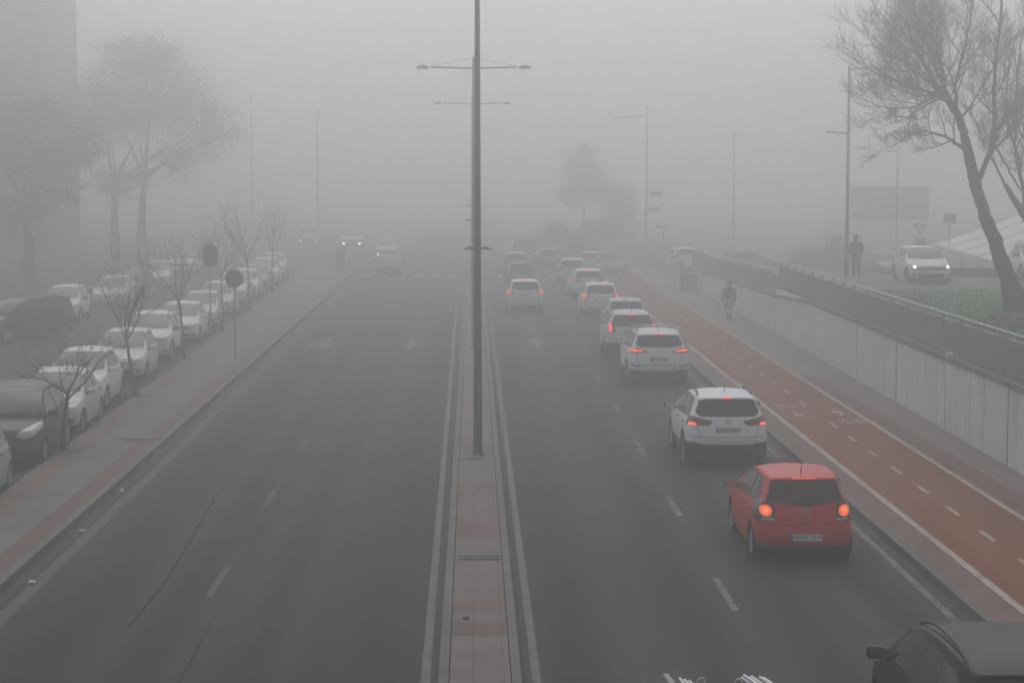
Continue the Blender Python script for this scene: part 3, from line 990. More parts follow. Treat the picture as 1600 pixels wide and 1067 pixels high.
M['road'] = asphalt('road_asphalt', (.066, .0615, .0555))
M['street'] = asphalt('street_asphalt', (.045, .045, .046), lanes=False)
M['earth'] = asphalt('far_ground', (.07, .068, .066), lanes=False)
M['upper_road'] = asphalt('upper_road_surface', (.20, .185, .165), lanes=False)
M['tile_grey'] = tiles('grey_paving', (.155, .152, .15), (.185, .18, .176), (.075, .073, .07), .80, .40, R(90))
M['tile_red'] = tiles('red_paving', (.185, .102, .086), (.165, .10, .086), (.07, .05, .045), .40, .20, 0)
M['tile_brown'] = tiles('brown_paving', (.195, .118, .097), (.205, .14, .118), (.06, .05, .045), .40, .20, 0)
M['tile_right'] = tiles('pavement_by_wall', (.215, .188, .172), (.245, .21, .19), (.09, .08, .075), .60, .40, 0)
M['tile_median'] = tiles('median_paving', (.178, .150, .136), (.20, .17, .154), (.07, .062, .056), 3.0, .385, R(90), .6, .37)
M['tile_median_red'] = tiles('median_red_paving', (.195, .125, .105), (.18, .12, .102), (.07, .05, .045), .385, .30, 0, .5, 0)
M['bike'] = asphalt('red_cycle_track', (.235, .086, .042), lanes=False)
M['kerb'] = tiles('kerb_stone', (.15, .14, .132), (.172, .16, .15), (.055, .05, .046), 1.0, 7.0, R(90), .5, 0)
M['gutter'] = concrete('gutter_channel', (.085, .08, .075), False)
M['wall'] = concrete('retaining_wall_concrete', (.72, .72, .70))
M['coping'] = concrete('wall_coping', (.17, .155, .135))
M['lane_paint'] = worn_paint('lane_paint', (.26, .25, .235), (.06, .057, .052))
M['faint_paint'] = worn_paint('faint_edge_paint', (.115, .108, .10), (.06, .057, .052), .45, .62)
M['edge_paint'] = worn_paint('edge_line_paint', (.20, .185, .17), (.085, .08, .074), .45, .66)
M['bike_paint'] = worn_paint('cycle_track_paint', (.46, .42, .38), (.20, .09, .06), .5, .72)
M['seam'] = mat('tar_seam', (.024, .023, .021), .9, noise=.3, spec=.05)
M['iron'] = mat('cast_iron', (.06, .056, .052), .6, noise=.35, nscale=20)
M['grass'] = mat('lawn_soil', (.03, .09, .006), .9, noise=.5, nscale=3)
M['blade'] = mat('grass_blade', (.035, .13, .006), .8, noise=.4, nscale=1.5)

# ---------------------------------------------------------------- ground, road, pavements
YA, YB = -14.0, 128.0
def kerb_l(y): return -7.13 - .0035 * (y - 30)
def edge_l(y): return -9.18 - .019 * (y - 40)
def wall_x(y): return 11.36 + .0135 * (y - 42) if y < 78 else 11.846 + .002 * (y - 78)
def bike_r(y): return 9.93 + .003 * (y - 35)
def lane_x(y): return 3.83 + .004 * (y - 35)
const = lambda c: (lambda y: c)

def strip_sheet(name, xl, xr, z, m, y0=YA, y1=YB, thick=0.0, step=6.0, parent=None):
    """long sheet following two edges; with a thickness it is a raised slab"""
    b = MB()
    n = max(1, int((y1 - y0) / step))
    ys = [y0 + (y1 - y0) * i / n for i in range(n + 1)]
    vs = []
    for y in ys:
        vs += [(xl(y), y, z), (xr(y), y, z), (xl(y), y, z - thick), (xr(y), y, z - thick)]
    fs = []
    for i in range(n):
        a, c = 4 * i, 4 * i + 4
        fs.append((a, a + 1, c + 1, c))
        if thick:
            fs += [(a, c, c + 2, a + 2), (a + 1, a + 3, c + 3, c + 1)]
    if thick:
        fs += [(0, 2, 3, 1), (4 * n, 4 * n + 1, 4 * n + 3, 4 * n + 2)]
    b.add(vs, fs)
    o = b.build(name, m, parent, recalc=bool(thick))
    return o

def structure(o): return tag(o, kind='structure')

# one ground sheet to the horizon; the terrace on the right is a separate raised body
structure(MB().add([(-250, -30, -.03), (250, -30, -.03), (250, 420, -.03), (-250, 420, -.03)], [(0, 1, 2, 3)]).build('ground', M['earth'], recalc=False))
structure(strip_sheet('main_road', const(-7.6), const(7.3), 0, M['road']))
structure(strip_sheet('junction', const(-40), const(30), -.012, M['road'], 117, 190))
structure(strip_sheet('side_street', const(-21.5), lambda y: edge_l(y) + .05, -.004, M['street'], YA, 150))
# left pavement
KH = .13
structure(strip_sheet('left_kerb', lambda y: kerb_l(y) - .15, kerb_l, KH, M['kerb'], thick=.2))
structure(strip_sheet('left_pavement', lambda y: edge_l(y) + .14, lambda y: kerb_l(y) - .15, KH - .004, M['tile_grey'], thick=.2))
structure(strip_sheet('left_red_band', lambda y: kerb_l(y) - .56, lambda y: kerb_l(y) - .15, KH, M['tile_red']))
structure(strip_sheet('left_brown_band', lambda y: edge_l(y) + .14, lambda y: edge_l(y) + .62, KH, M['tile_brown']))
structure(strip_sheet('left_back_kerb', edge_l, lambda y: edge_l(y) + .14, KH + .004, M['kerb'], thick=.2))
structure(strip_sheet('left_gutter', kerb_l, lambda y: kerb_l(y) + .22, .004, M['gutter']))
structure(strip_sheet('left_edge_line', lambda y: kerb_l(y) + .30, lambda y: kerb_l(y) + .52, .004, M['faint_paint']))
# central strip
structure(strip_sheet('median_kerb', const(-.425), const(-.30), .15, M['kerb'], thick=.2, y1=112))
structure(strip_sheet('median_kerb', const(.475), const(.595), .15, M['kerb'], thick=.2, y1=112))
structure(strip_sheet('median', const(-.287), const(.462), .146, M['tile_median'], thick=.2, y1=112))
structure(strip_sheet('median_gutter', const(-.535), const(-.425), .003, M['gutter'], y1=112))
structure(strip_sheet('median_gutter', const(.595), const(.72), .003, M['gutter'], y1=112))
for y0, y1 in ((26.0, 26.7), (27.4, 28.1), (33.2, 34.8), (37.6, 39.0), (43.5, 44.6), (52, 53.5)):
    structure(strip_sheet('median_red_tiles', const(-.286), const(.461), .150, M['tile_median_red'], y0, y1))
structure(strip_sheet('median_edge_line', lambda y: -.655 - .0022 * (y - 24), lambda y: -.535 - .0022 * (y - 24), .006, M['edge_paint'], y1=112))
structure(strip_sheet('median_edge_line', const(.735), const(.850), .006, M['edge_paint'], y1=112))
# right pavement and cycle track
structure(strip_sheet('right_edge_line', const(6.77), const(6.90), .004, M['lane_paint'], y1=104))
structure(strip_sheet('right_gutter', const(6.96), const(7.12), .003, M['gutter']))
structure(strip_sheet('right_kerb', const(7.12), const(7.26), KH, M['kerb'], thick=.2))
structure(strip_sheet('right_pavement', const(7.26), lambda y: wall_x(y) + .05, KH - .004, M['tile_right'], thick=.2))
structure(strip_sheet('right_red_band', const(7.26), const(7.72), KH, M['tile_brown']))
structure(strip_sheet('cycle_track', const(7.72), bike_r, KH + .002, M['bike']))
structure(strip_sheet('wall_side_red_band', lambda y: bike_r(y) + .08, lambda y: bike_r(y) + .62, KH + .001, M['tile_red'], y1=60))
structure(strip_sheet('cycle_track_line', const(7.73), const(7.87), KH + .006, M['bike_paint']))
structure(strip_sheet('cycle_track_line', lambda y: bike_r(y) - .10, lambda y: bike_r(y) + .01, KH + .006, M['bike_paint']))

# painted dashes
def quad_strip(b, x0, x1, y0, y1, z):
    b.add([(x0, y0, z), (x1, y0, z), (x1, y1, z), (x0, y1, z)], [(0, 1, 2, 3)])
b = MB()
bl = MB()
for k in range(15):
    y0 = 28.2 - 16 + 7.93 * k
    x = lane_x(y0)
    quad_strip(b, x - .055, x + .055, y0, y0 + 2.3, .005)
    x = -3.95 - .002 * (y0 - 30)
    y2 = y0 + 1.1
    if y2 < 108: quad_strip(bl, x - .055, x + .055, y2, y2 + 2.3, .005)
structure(b.build('lane_dashes', M['lane_paint'], recalc=False))
structure(bl.build('lane_dashes', M['faint_paint'], recalc=False))
b = MB()
for k in range(46):
    y0 = 29.6 - 12 * 2.49 + 2.49 * k + .6
    if 49.0 < y0 < 52.6: continue
    x = 8.80 + .006 * (y0 - 32) if y0 < 75 else 9.06
    quad_strip(b, x - .045, x + .045, y0, y0 + .95, KH + .006)
structure(b.build('cycle_track_dashes', M['bike_paint'], recalc=False))
# square blocks across the junction
b = MB()
for k in range(13):
    x = -6.85 + 1.05 * k
    if -.6 < x < .7: continue
    quad_strip(b, x, x + .52, 121.5, 123.6, .005)
structure(b.build('crossing_blocks', mat('crossing_paint', (.55, .55, .53), .7, noise=.1), recalc=False))
# arrows on the lanes
def arrow(x, y, s, bend=0.0, L=4.6):
    b = MB(); z = .006
    P = lambda u, v: (x + u, y + s * v, z)
    b.add([P(-.07, 0), P(.07, 0), P(.07, L * .62), P(-.07, L * .62)], [(0, 1, 2, 3)])
    b.add([P(-.36, L * .56), P(.36, L * .56), P(0, L)], [(0, 1, 2)])
    if bend:
        b.add([P(.07 * bend, L * .20), P(.07 * bend, L * .34), P(.42 * bend, L * .60), P(.42 * bend, L * .46)], [(0, 1, 2, 3)])
        b.add([P(.40 * bend, L * .36), P(.40 * bend, L * .70), P(.66 * bend, L * .62)], [(0, 1, 2)])
    structure(b.build('lane_arrow', mat('arrow_paint', (.20, .20, .195), .7, noise=.25, nscale=3), recalc=False))
arrow(2.42, 71.0, 1, .0)
arrow(2.42, 71.0 + .001, 1, -1.0) if False else None
arrow(-5.45, 75.5, -1, -1.0)
arrow(-2.32, 75.5, -1, 0.0)
# bicycle pictograms with a small arrow, one per direction
def bike_sign(x, y, s):
    b = MB(); z = KH + .008
    def seg(p, q, w=.05):
        p, q = Vector(p), Vector(q); t = (q - p).normalized(); n = Vector((-t.y, t.x)) * w / 2
        b.add([(x + a.x * s, y + a.y * s * 1.15, z) for a in (p - n, q - n, q + n, p + n)], [(0, 1, 2, 3)])
    for cx in (-.34, .34):
        ps = [(cx + .20 * math.cos(2 * math.pi * k / 14), -.05 + .30 * math.sin(2 * math.pi * k / 14)) for k in range(15)]
        for p, q in zip(ps, ps[1:]): seg(p, q, .055)
    for p, q in (((-.34, -.05), (-.12, .42)), ((-.12, .42), (.22, .42)), ((.22, .42), (0, -.05)), ((0, -.05), (-.34, -.05)), ((0, -.05), (-.16, .55)), ((.34, -.05), (.18, .62)), ((.18, .62), (.32, .66)), ((-.26, .56), (-.08, .56))):
        seg(p, q)
    seg((0, 1.25), (0, 1.75), .09)
    b.add([(x + u * s, y + v * s * 1.15, z) for u, v in ((-.22, 1.7), (.22, 1.7), (0, 2.25))], [(0, 1, 2)])
    structure(b.build('bicycle_pictogram', M['bike_paint']))
bike_sign(8.36, 52.3, -1)
bike_sign(9.48, 48.6, 1)
# tar seams and a long crack in the left carriageway
def seam(pts, w):
    b = MB()
    P = [G(*p) for p in pts]
    Q = []
    for p, q in zip(P, P[1:]):
        n = max(2, int((q - p).length / .5))
        Q += [p.lerp(q, i / n) for i in range(n)]
    Q.append(P[-1])
    Q = [Vector((p.x + rnd.uniform(-.012, .012), p.y, .004)) for p in Q]
    for p, q in zip(Q, Q[1:]):
        a = w * rnd.uniform(.5, 1.2) / 2
        b.add([(p.x - a, p.y, .004), (p.x + a, p.y, .004), (q.x + a, q.y, .004), (q.x - a, q.y, .004)], [(0, 1, 2, 3)])
    structure(b.build('tar_seam', M['seam'], recalc=False))
seam([(196, 985), (262, 905), (300, 840), (340, 770), (372, 735)], .035)
seam([(280, 1066), (352, 930), (430, 790), (520, 630), (560, 560)], .016)
# ---------------------------------------------------------------- raised terrace on the right
def site_x(y): return 20.3 + max(0, y - 85.8) * .18
def terr_z(x, y):
    t = min(1, max(0, (y - 80) / 44))
    z = 1.93 - (1.93 - .12) * (t * t * (3 - 2 * t))
    if y > 76.5 and x < 15:            # beside the lower stretch of wall
        k = min(1, max(0, (15 - x) / 2.0)) * min(1, (y - 76.5) / .4)
        z = z * (1 - k) + min(z, wall_top(y) - .03) * k
    if x > site_x(y):                  # the site of the tent lies lower
        u = min(1, max(0, (y - 85.0) / .8))
        z = z * (1 - u) + .02 * u
    return z
def wall_top(y):
    return 1.93 if y < 76.6 else 1.62 - .012 * (y - 76.6)
def terrace(name, m, xs, ys, dz=0.0):
    b = MB(); vs = []; nx = len(xs(0))
    for y in ys:
        for x in xs(y):
            vs.append((x, y, terr_z(x, y) + dz))
    fs = [(j * nx + i, j * nx + i + 1, (j + 1) * nx + i + 1, (j + 1) * nx + i) for j in range(len(ys) - 1) for i in range(nx - 1)]
    return structure(b.add(vs, fs, True).build(name, m, recalc=False))
ys = [-14, 10, 40, 60, 72, 76.4, 77, 80, 84, 85.0, 85.2, 85.5, 85.8] + [88 + 3 * k for k in range(15)]
terrace('terrace_ground', M['upper_road'], lambda y: [wall_x(y) + .22, wall_x(y) + 1.5, 13.4, 15, 18, site_x(y) - .05, site_x(y) + .05, site_x(y) + 4, 30, 45, 80, 200], ys)
ys2 = [-14, 0, 20, 40, 50, 60, 66, 70, 73.4]
terrace('lawn', M['grass'], lambda y: [wall_x(y) + .40, 14, 18, 25, 40, 90], ys2, .02)
terrace('verge', M['grass'], lambda y: [wall_x(y) + .40, 12.6, 13.2, 13.9], [73.4, 75, 76.4, 77, 80, 84, 90, 97, 104], .02)
# grass tufts on the lawn near the rail
b = MB()
for k in range(9000):
    y = rnd.uniform(44, 73.9)
    x = wall_x(y) + .5 + (rnd.random() ** 1.5) * min(14, (y * .275 - 11.0))
    if x < wall_x(y) + .4: continue
    h = rnd.uniform(.02, .075); a = rnd.uniform(0, 6.28); w_ = rnd.uniform(.02, .05)
    dx, dy = math.cos(a) * w_, math.sin(a) * w_
    lx, ly = rnd.uniform(-.06, .06), rnd.uniform(-.06, .06)
    b.add([(x - dx, y - dy, 1.94), (x + dx, y + dy, 1.94), (x + lx, y + ly, 1.95 + h)], [(0, 1, 2)])
tag(b.build('grass', M['blade'], recalc=False), 'short rough grass covering the bank behind the railing', 'grass', kind='stuff')

# ---------------------------------------------------------------- retaining walls and railings
def make_wall(y0, y1, label, end=False):
    root = empty('retaining_wall', (wall_x(y0), y0, 0), 0, label, 'wall')
    O = root.location
    b = MB()
    n = max(1, int(round((y1 - y0) / 6.1)))
    for i in range(n):
        a, c = y0 + (y1 - y0) * i / n + .055, y0 + (y1 - y0) * (i + 1) / n - .055
        vs = []
        for y in (a, c):
            for x, z in ((0, 0), (0, wall_top(y) - .12), (.30, wall_top(y) - .12), (.30, 0)):
                vs.append(Vector((wall_x(y) + x, y, z)) - O)
        b.add(vs, [(0, 4, 5, 1), (1, 5, 6, 2), (2, 6, 7, 3), (0, 1, 2, 3), (4, 7, 6, 5)])
    b.build('wall_panels', M['wall'], root)
    b = MB()
    vs = []
    for y in (y0, y1):
        for x, z in ((.07, None), (.28, None), (.28, -.125), (.07, -.125)):
            vs.append(Vector((wall_x(y) + x, y, 0 if z is None else wall_top(y) + z)) - O)
    b.add(vs, [(0, 1, 5, 4), (1, 2, 6, 5), (2, 3, 7, 6), (3, 0, 4, 7)])
    b.build('joint_filler', M['gap'], root)
    b = MB(); vs = []
    m_ = 8
    for i in range(m_ + 1):
        y = y0 + (y1 - y0) * i / m_
        for x, z in ((-.05, -.118), (.36, -.118), (.36, .0), (-.05, .0)):
            vs.append(Vector((wall_x(y) + x, y, wall_top(y) + z)) - O)
    for i in range(m_):
        for k in range(4):
            b.add([], []); 
            b.f.append((4 * i + k, 4 * i + (k + 1) % 4, 4 * i + 4 + (k + 1) % 4, 4 * i + 4 + k)); b.sm.append(False)
    b.v = [tuple(v) for v in vs]
    b.f += [(0, 1, 2, 3), (4 * m_, 4 * m_ + 1, 4 * m_ + 2, 4 * m_ + 3)]; b.sm += [False, False]
    b.build('coping', M['coping'], root)
    return root
make_wall(6, 76.6, 'long pale concrete retaining wall beside the pavement, taller stretch nearer the camera')
make_wall(76.6, 108, 'lower far stretch of pale concrete wall beyond the step, behind the walking pedestrian')

M['rail_light'] = mat('galvanised_rail', (.45, .47, .46), .4, .5, noise=.2)
M['rail_green'] = mat('green_painted_steel', (.25, .275, .24), .6, noise=.25)
def make_rail(y0, y1, label, hgt):
    root = empty('railing', (wall_x(y0), y0, wall_top(y0)), 0, label, 'railing')
    O = root.location
    def P(y, dz, dx=.15): return Vector((wall_x(y) + dx, y, wall_top(y) + dz)) - O
    n = int((y1 - y0) / 2.0)
    ys = [y0 + .06 + (y1 - y0 - .12) * i / n for i in range(n + 1)]
    MB().tube([P(y, hgt) for y in ys], .026, 8).build('handrail', M['rail_light'], root)
    b = MB()
    for a, c in zip(ys, ys[1:]):
        b.tube([P(a + .09, hgt - .13), P(c - .09, hgt - .13)], .017, 6)
    b.build('middle_rail', M['rail_light'], root)
    for y in ys:
        p = P(y, 0)
        MB().bbox(-.035, .035, -.05, .05, 0, hgt - .03, .008).build('post', M['rail_green'], root, loc=p)
    b = MB()
    for a, c in zip(ys, ys[1:]):
        b.tube([P(a + .05, .07), P(c - .05, .07)], .014, 6)
        b.tube([P(a + .05, hgt - .165), P(c - .05, hgt - .165)], .014, 6)
        k = 17
        for i in range(k):
            y = a + .05 + (c - a - .10) * (i + .5) / k
            p = P(y, 0)
            b.box(p.x - .011, p.x + .011, p.y - .014, p.y + .014, p.z + .07, p.z + hgt - .165)
    b.build('bars', M['rail_green'], root)
    return root
make_rail(14, 76.5, 'green barred railing with pale twin handrails on the taller stretch of wall', .98)
make_rail(76.7, 107.5, 'far green barred railing stepping down on the lower stretch of wall', .92)

# ---------------------------------------------------------------- lamp posts
M['pole'] = mat('painted_steel_pole', (.070, .072, .072), .5, .2, noise=.25, nscale=4)
M['pole_pale'] = mat('galvanised_pole', (.16, .165, .165), .5, .4, noise=.2, nscale=4)
M['lamp_glass'] = mat('lamp_glass', (.35, .36, .37), .25)
def median_lamp(x, y, label, lean=0.0, up=0.0):
    root = empty('street_lamp', (x, y, .146), 0, label, 'street lamp', 'double armed lamps on the central strip')
    root.rotation_euler = (0, lean, 0)
    MB().lathe([(.098, 0), (.088, 2.6), (.074, 5.2), (.052, 9.9 + up), (.0, 9.92 + up)], 18).build('pole', M['pole'], root)
    MB().lathe([(.145, .0), (.145, .03), (.112, .05), (.112, .09)], 18).build('base_collar', M['pole'], root)
    MB().bbox(-.045, .045, -.112, -.098, .45, .85, .004).build('inspection_hatch', M['pole'], root)
    for s in (-1, 1): MB().tube([(s * .08, 0, 4.52), (s * .17, 0, 4.55), (s * .30, 0, 4.51)], [.022, .035, .012], 6).build('bracket', M['pole'], root)
    for s in (-1, 1):
        b = MB()
        b.tube([(0, 0, 9.52 + up), (s * 1.5, 0, 9.56 + up)], .028, 8)
        b.tube([(0, 0, 9.88 + up), (s * .7, 0, 9.74 + up), (s * 1.5, 0, 9.60 + up)], .006, 6)
        b.build('arm', M['pole'], root)
        h = MB()
        vs = []
        for i in range(7):
            t = i / 6
            hw = .12 * math.sin(math.pi * (.12 + .80 * t)) ; hh = .105 * math.sin(math.pi * (.10 + .85 * t))
            for k in range(8):
                a = math.pi * k / 7
                vs.append((s * (1.56 + .46 * t), hw * math.cos(a), 9.53 + up + hh * math.sin(a)))
        h.add(vs, [(i * 8 + k, i * 8 + k + 1, (i + 1) * 8 + k + 1, (i + 1) * 8 + k) for i in range(6) for k in range(7)], True)
        h.poly([vs[k] for k in range(8)]); h.poly([vs[48 + k] for k in range(8)])
        o = h.build('lamp_head', M['pole'], root)
        MB().bbox(s * 1.78 - .20, s * 1.78 + .20, -.09, .09, 9.50 + up, 9.528 + up, .01).build('lamp_glass', M['lamp_glass'], o)
    return root
median_lamp(.115, 43.1, 'nearest tall dark lamp post rising out of the paved central strip past the picture top', up=1.1)
median_lamp(.06, 69.3, 'second double armed lamp post just behind the nearest pole, its arms near the picture top', up=.30)
median_lamp(.02, 102.2, 'faint third double armed lamp post deep in the fog behind the nearest pole', up=.22)

def side_lamp(x, y, z, h, arms, label, m='pole_pale', r=.085, signs=()):
    root = empty('street_lamp', (x, y, z), 0, label, 'street lamp', 'single armed lamps along the road sides')
    MB().lathe([(r * 1.35, 0), (r * 1.35, .8), (r, .9), (r * .62, h), (0, h + .02)], 14).build('pole', M[m], root)
    for s, za, ln, up in arms:
        MB().tube([(0, 0, za), (s * ln * .55, 0, za + up * .6), (s * ln * .6, 0, za + up * .62)], [.035, .030, .028], 8).build('arm', M[m], root)
        T = Matrix.Translation((s * ln * .55, 0, za + up * .6)) @ Matrix.Rotation(-s * math.atan2(up * .4, ln * .45), 4, 'Y')
        MB().bbox(0 if s > 0 else -.45 * ln, .45 * ln if s > 0 else 0, -.10, .10, -.035, .045, .02, T).build('lamp_head', M[m], root)
    for sx, sz, sw, sh in signs:
        MB().bbox(sx - sw / 2, sx + sw / 2, -.03, .03, sz - sh / 2, sz + sh / 2, .01).build('sign_panel', M['pole'], root)
    return root
side_lamp(15.95, 83.7, 1.93, 8.9, [(-1, 6.08, .95, .06), (1, 8.75, .95, .1)], 'grey lamp post on the terrace beside the dark standing figure')
side_lamp(19.9, 150, -.02, 9.45, [(1, 9.3, .8, .1), (-1, 6.6, 1.0, .12)], 'slender grey lamp post with two short arms above the far end of the railing')
side_lamp(12.9, 146, -.03, 11.3, [(-1, 10.6, 2.4, -.15)], 'tall faint lamp post by the end of the cycle track, long arm reaching left', 'pole_pale', .09,
          [(.68, 4.85, .9, .32), (.55, 3.7, .8, .32)])
side_lamp(-13.1, 168, 0, 11.7, [(1, 11.3, 1.7, -.05)], 'faint tall lamp post left of the main road with one arm reaching right')
side_lamp(-20.0, 180, 0, 13.6, [(1, 11.3, 2.2, .0)], 'faintest lamp post among the far parked cars on the left')
side_lamp(25.9, 120, .02, 7.8, [(-1, 7.6, .7, .05)], 'thin pale lamp post in front of the hazy billboard', r=.06)

# ---------------------------------------------------------------- road signs
M['sign_back'] = mat('sign_back', (.05, .052, .055), .6, .3, noise=.2)
M['sign_red'] = mat('sign_red', (.35, .03, .03), .5)
def round_sign(x, y, z, rr, zc, yaw, label):
    root = empty('road_sign', (x, y, z), yaw, label, 'road sign')
    MB().tube([(0, .02, 0), (0, .02, zc + rr * .8)], .028, 8).build('post', M['pole_pale'], root)
    T = Matrix.Translation((0, -.03, zc)) @ Matrix.Rotation(R(90), 4, 'X')
    MB().lathe([(0, -.012), (rr * .96, -.012), (rr, -.006), (rr, .010), (rr * .97, .014), (0, .014)], 28, T).build('disc', M['sign_back'], root)
    b = MB()
    for dz in (-.15, .15): b.box(-.05, .05, -.018, .05, zc + dz - .02, zc + dz + .02)
    b.build('clamp', M['pole_pale'], root)
    return root
round_sign(-7.98, 66.2, KH, .31, 2.68, 0, 'round sign seen from its dark back, on a thin post standing on the pavement')
round_sign(-10.35, 78.0, .0, .46, 3.10, R(55), 'larger dark round sign turned half sideways, above the parked cars')
# give way triangle and plates beyond the white car
root = empty('road_sign', (26.9, 118, .02), 0, 'inverted triangle sign above a small square plate in the haze behind the white car', 'road sign')
MB().tube([(0, .03, 0), (0, .03, 3.28)], .03, 8).build('post', M['pole_pale'], root)
T = Matrix.Identity(4)
MB().prism([(-.42, 3.30), (.42, 3.30), (0, 2.58)], 'y', -.02, .0).build('triangle', M['sign_red'], root)
MB().prism([(-.27, 3.22), (.27, 3.22), (0, 2.76)], 'y', -.026, -.022).build('triangle_face', M['plate'], root)
MB().bbox(-.36, .36, -.03, .0, 2.0, 2.45, .01).build('plate', M['sign_back'], root)
root = empty('road_sign', (25.5, 105, .02), 0, 'small rectangular sign poking up behind the left end of the tent roof', 'road sign')
MB().tube([(0, .03, 0), (0, .03, 4.2)], .03, 8).build('post', M['pole_pale'], root)
MB().bbox(-.34, .34, -.03, .0, 3.65, 4.15, .01).build('plate', M['pole_pale'], root)
root = empty('road_sign', (12.7, 131, .1), 0, 'thin dark post with a short crossbar in front of the far white wall', 'road sign')
MB().tube([(0, .0, 0), (0, .0, 2.75)], .04, 8).build('post', M['pole_pale'], root)
MB().bbox(-.55, .30, -.04, .04, 2.62, 2.80, .02).build('crossbar', M['sign_back'], root)

# ---------------------------------------------------------------- billboard
M['board'] = mat('billboard_face', (.15, .16, .19), .6, noise=.1, nscale=1)
M['board_yellow'] = mat('billboard_yellow', (.42, .43, .08), .6)
M['board_mark'] = mat('billboard_marks', (.5, .5, .5), .6)
root = empty('billboard', (35.3, 165, -.9), R(0), 'hazy grey billboard with a yellow green patch and rows of pale lettering', 'billboard')
for x in (-2.0, 2.0): MB().box(x - .1, x + .1, .065, .26, 0, 2.7).build('leg', M['rail_light'], root)
MB().bbox(-2.75, 2.25, -.06, .06, 2.65, 4.85, .03).build('board', M['board'], root)
MB().bbox(-2.7, -1.75, -.09, -.065, 3.15, 4.45, .005).build('yellow_patch', M['board_yellow'], root)
b = MB()
r2 = random.Random(3)
for z, x0, x1, h in ((4.35, -1.3, .6, .26), (3.75, -1.3, 1.7, .24), (3.15, -1.2, 1.2, .24)):
    x = x0
    while x < x1:
        wd = r2.uniform(.08, .2)
        k = r2.choice((0, 1, 2))
        b.box(x, x + .05, -.085, -.065, z - h / 2, z + h / 2)
        if k: b.box(x + .05, x + wd, -.085, -.065, z + h / 2 - .05, z + h / 2)
        if k == 2: b.box(x + .05, x + wd, -.085, -.065, z - h / 2, z - h / 2 + .05)
        x += wd + r2.choice((.05, .05, .05, .16))
b.build('faded_marks', M['board_mark'], root)
root.scale = (1.33, 1, 1.275)

# ---------------------------------------------------------------- marquee tent
M['canvas'] = mat('white_canvas', (.78, .77, .75), .8, noise=.08, nscale=1.5)
M['canvas2'] = mat('canvas_valance', (.66, .63, .58), .8, noise=.1, nscale=1.5)
M['seamline'] = mat('canvas_seam', (.42, .40, .38), .8)
P1, P2 = Vector((25.35, 108, .02)), Vector((22.9, 85.9, .02))
d = (P1 - P2); LT = d.length + 0; d.normalize()
nrm = Vector((d.y, -d.x, 0))           # away from the road
root = empty('marquee_tent', P2, 0, 'white ridge marquee tent with open side curtains behind the bare tree', 'tent')
def TP(t, u, z): return d * t + nrm * u + Vector((0, 0, z))
b = MB()
nseg = 5; T0 = -6.0
ts = [T0 + (LT - T0) * i / nseg for i in range(nseg + 1)]
ridge, eave, wid = 4.35, 2.45, 5.2
for side in (0, 1):
    vs = []
    for t in ts:
        for k in range(5):
            q = k / 4
            u = (0 + wid * q) if side == 0 else (2 * wid - wid * q)
            sag = -.10 * math.sin(math.pi * q)
            vs.append(TP(t, u, eave + (ridge - eave) * q + sag))
    b.add(vs, [(i * 5 + k, i * 5 + k + 1, (i + 1) * 5 + k + 1, (i + 1) * 5 + k) for i in range(nseg) for k in range(4)], True)
b.build('roof', M['canvas'], root)
for t in ts:
    MB().tube([TP(t, q * wid, eave + (ridge - eave) * q - .10 * math.sin(math.pi * q) + .0) for q in (0, .25, .5, .75, 1)], .045, 6).build('roof_seam', M['seamline'], root)
b = MB()
for i in range(nseg):
    b.add([TP(ts[i], -.03, eave + .02), TP(ts[i + 1], -.03, eave + .02), TP(ts[i + 1], -.05, eave - .42), TP(ts[i], -.05, eave - .36)], [(0, 1, 2, 3)])
b.add([TP(ts[-1], 0, eave), TP(ts[-1], wid, ridge), TP(ts[-1], 2 * wid, eave)], [(0, 1, 2)])
b.build('valance', M['canvas2'], root)
for i, t in enumerate(ts):
    MB().box(-.06, .06, -.06, .06, 0, eave).build('tent_pole', M['pole_pale'], root, loc=TP(t, .04, 0))
b = MB()
for i in range(nseg):
    a, c = ts[i] + .08, ts[i + 1] - .08
    m_ = (a + c) / 2
    if i % 2 == 0:
        vs = [TP(a + (c - a) * k / 16, .03 + .05 * math.sin(k * 2.4), z) for k in range(17) for z in (0.05, eave - .34)]
        b.add(vs, [(2 * k, 2 * k + 2, 2 * k + 3, 2 * k + 1) for k in range(16)], True)
    else:
        b.add([TP(c, .03, eave - .34), TP(a, .03, eave - .34), TP(a + .2, .06, .9), TP(a, .05, .05)], [(0, 1, 2), (1, 3, 2)])
        b.add([TP(c, .03, eave - .34), TP(m_, .03, eave - .34), TP(c - .2, .06, .9), TP(c, .05, .05)], [(0, 1, 2), (0, 2, 3)])
b.build('side_curtain', M['canvas2'], root)
b = MB(); b.box(0, .1, 0, 1, 0, 1)
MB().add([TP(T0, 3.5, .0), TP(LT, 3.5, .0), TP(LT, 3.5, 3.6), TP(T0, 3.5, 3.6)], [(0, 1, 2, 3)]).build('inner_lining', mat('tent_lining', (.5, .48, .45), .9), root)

# low parapet at the terrace edge in front of the tent
root = empty('parapet', (20.4, 85.0, 1.90), 0, 'low brownish parapet along the terrace edge in front of the tent', 'wall')
MB().bbox(0, 16, -.16, .16, -.1, .26, .02).build('parapet_body', M['coping'], root)
MB().bbox(-.02, 16.02, -.20, .20, .262, .33, .015).build('cap', M['kerb'], root)

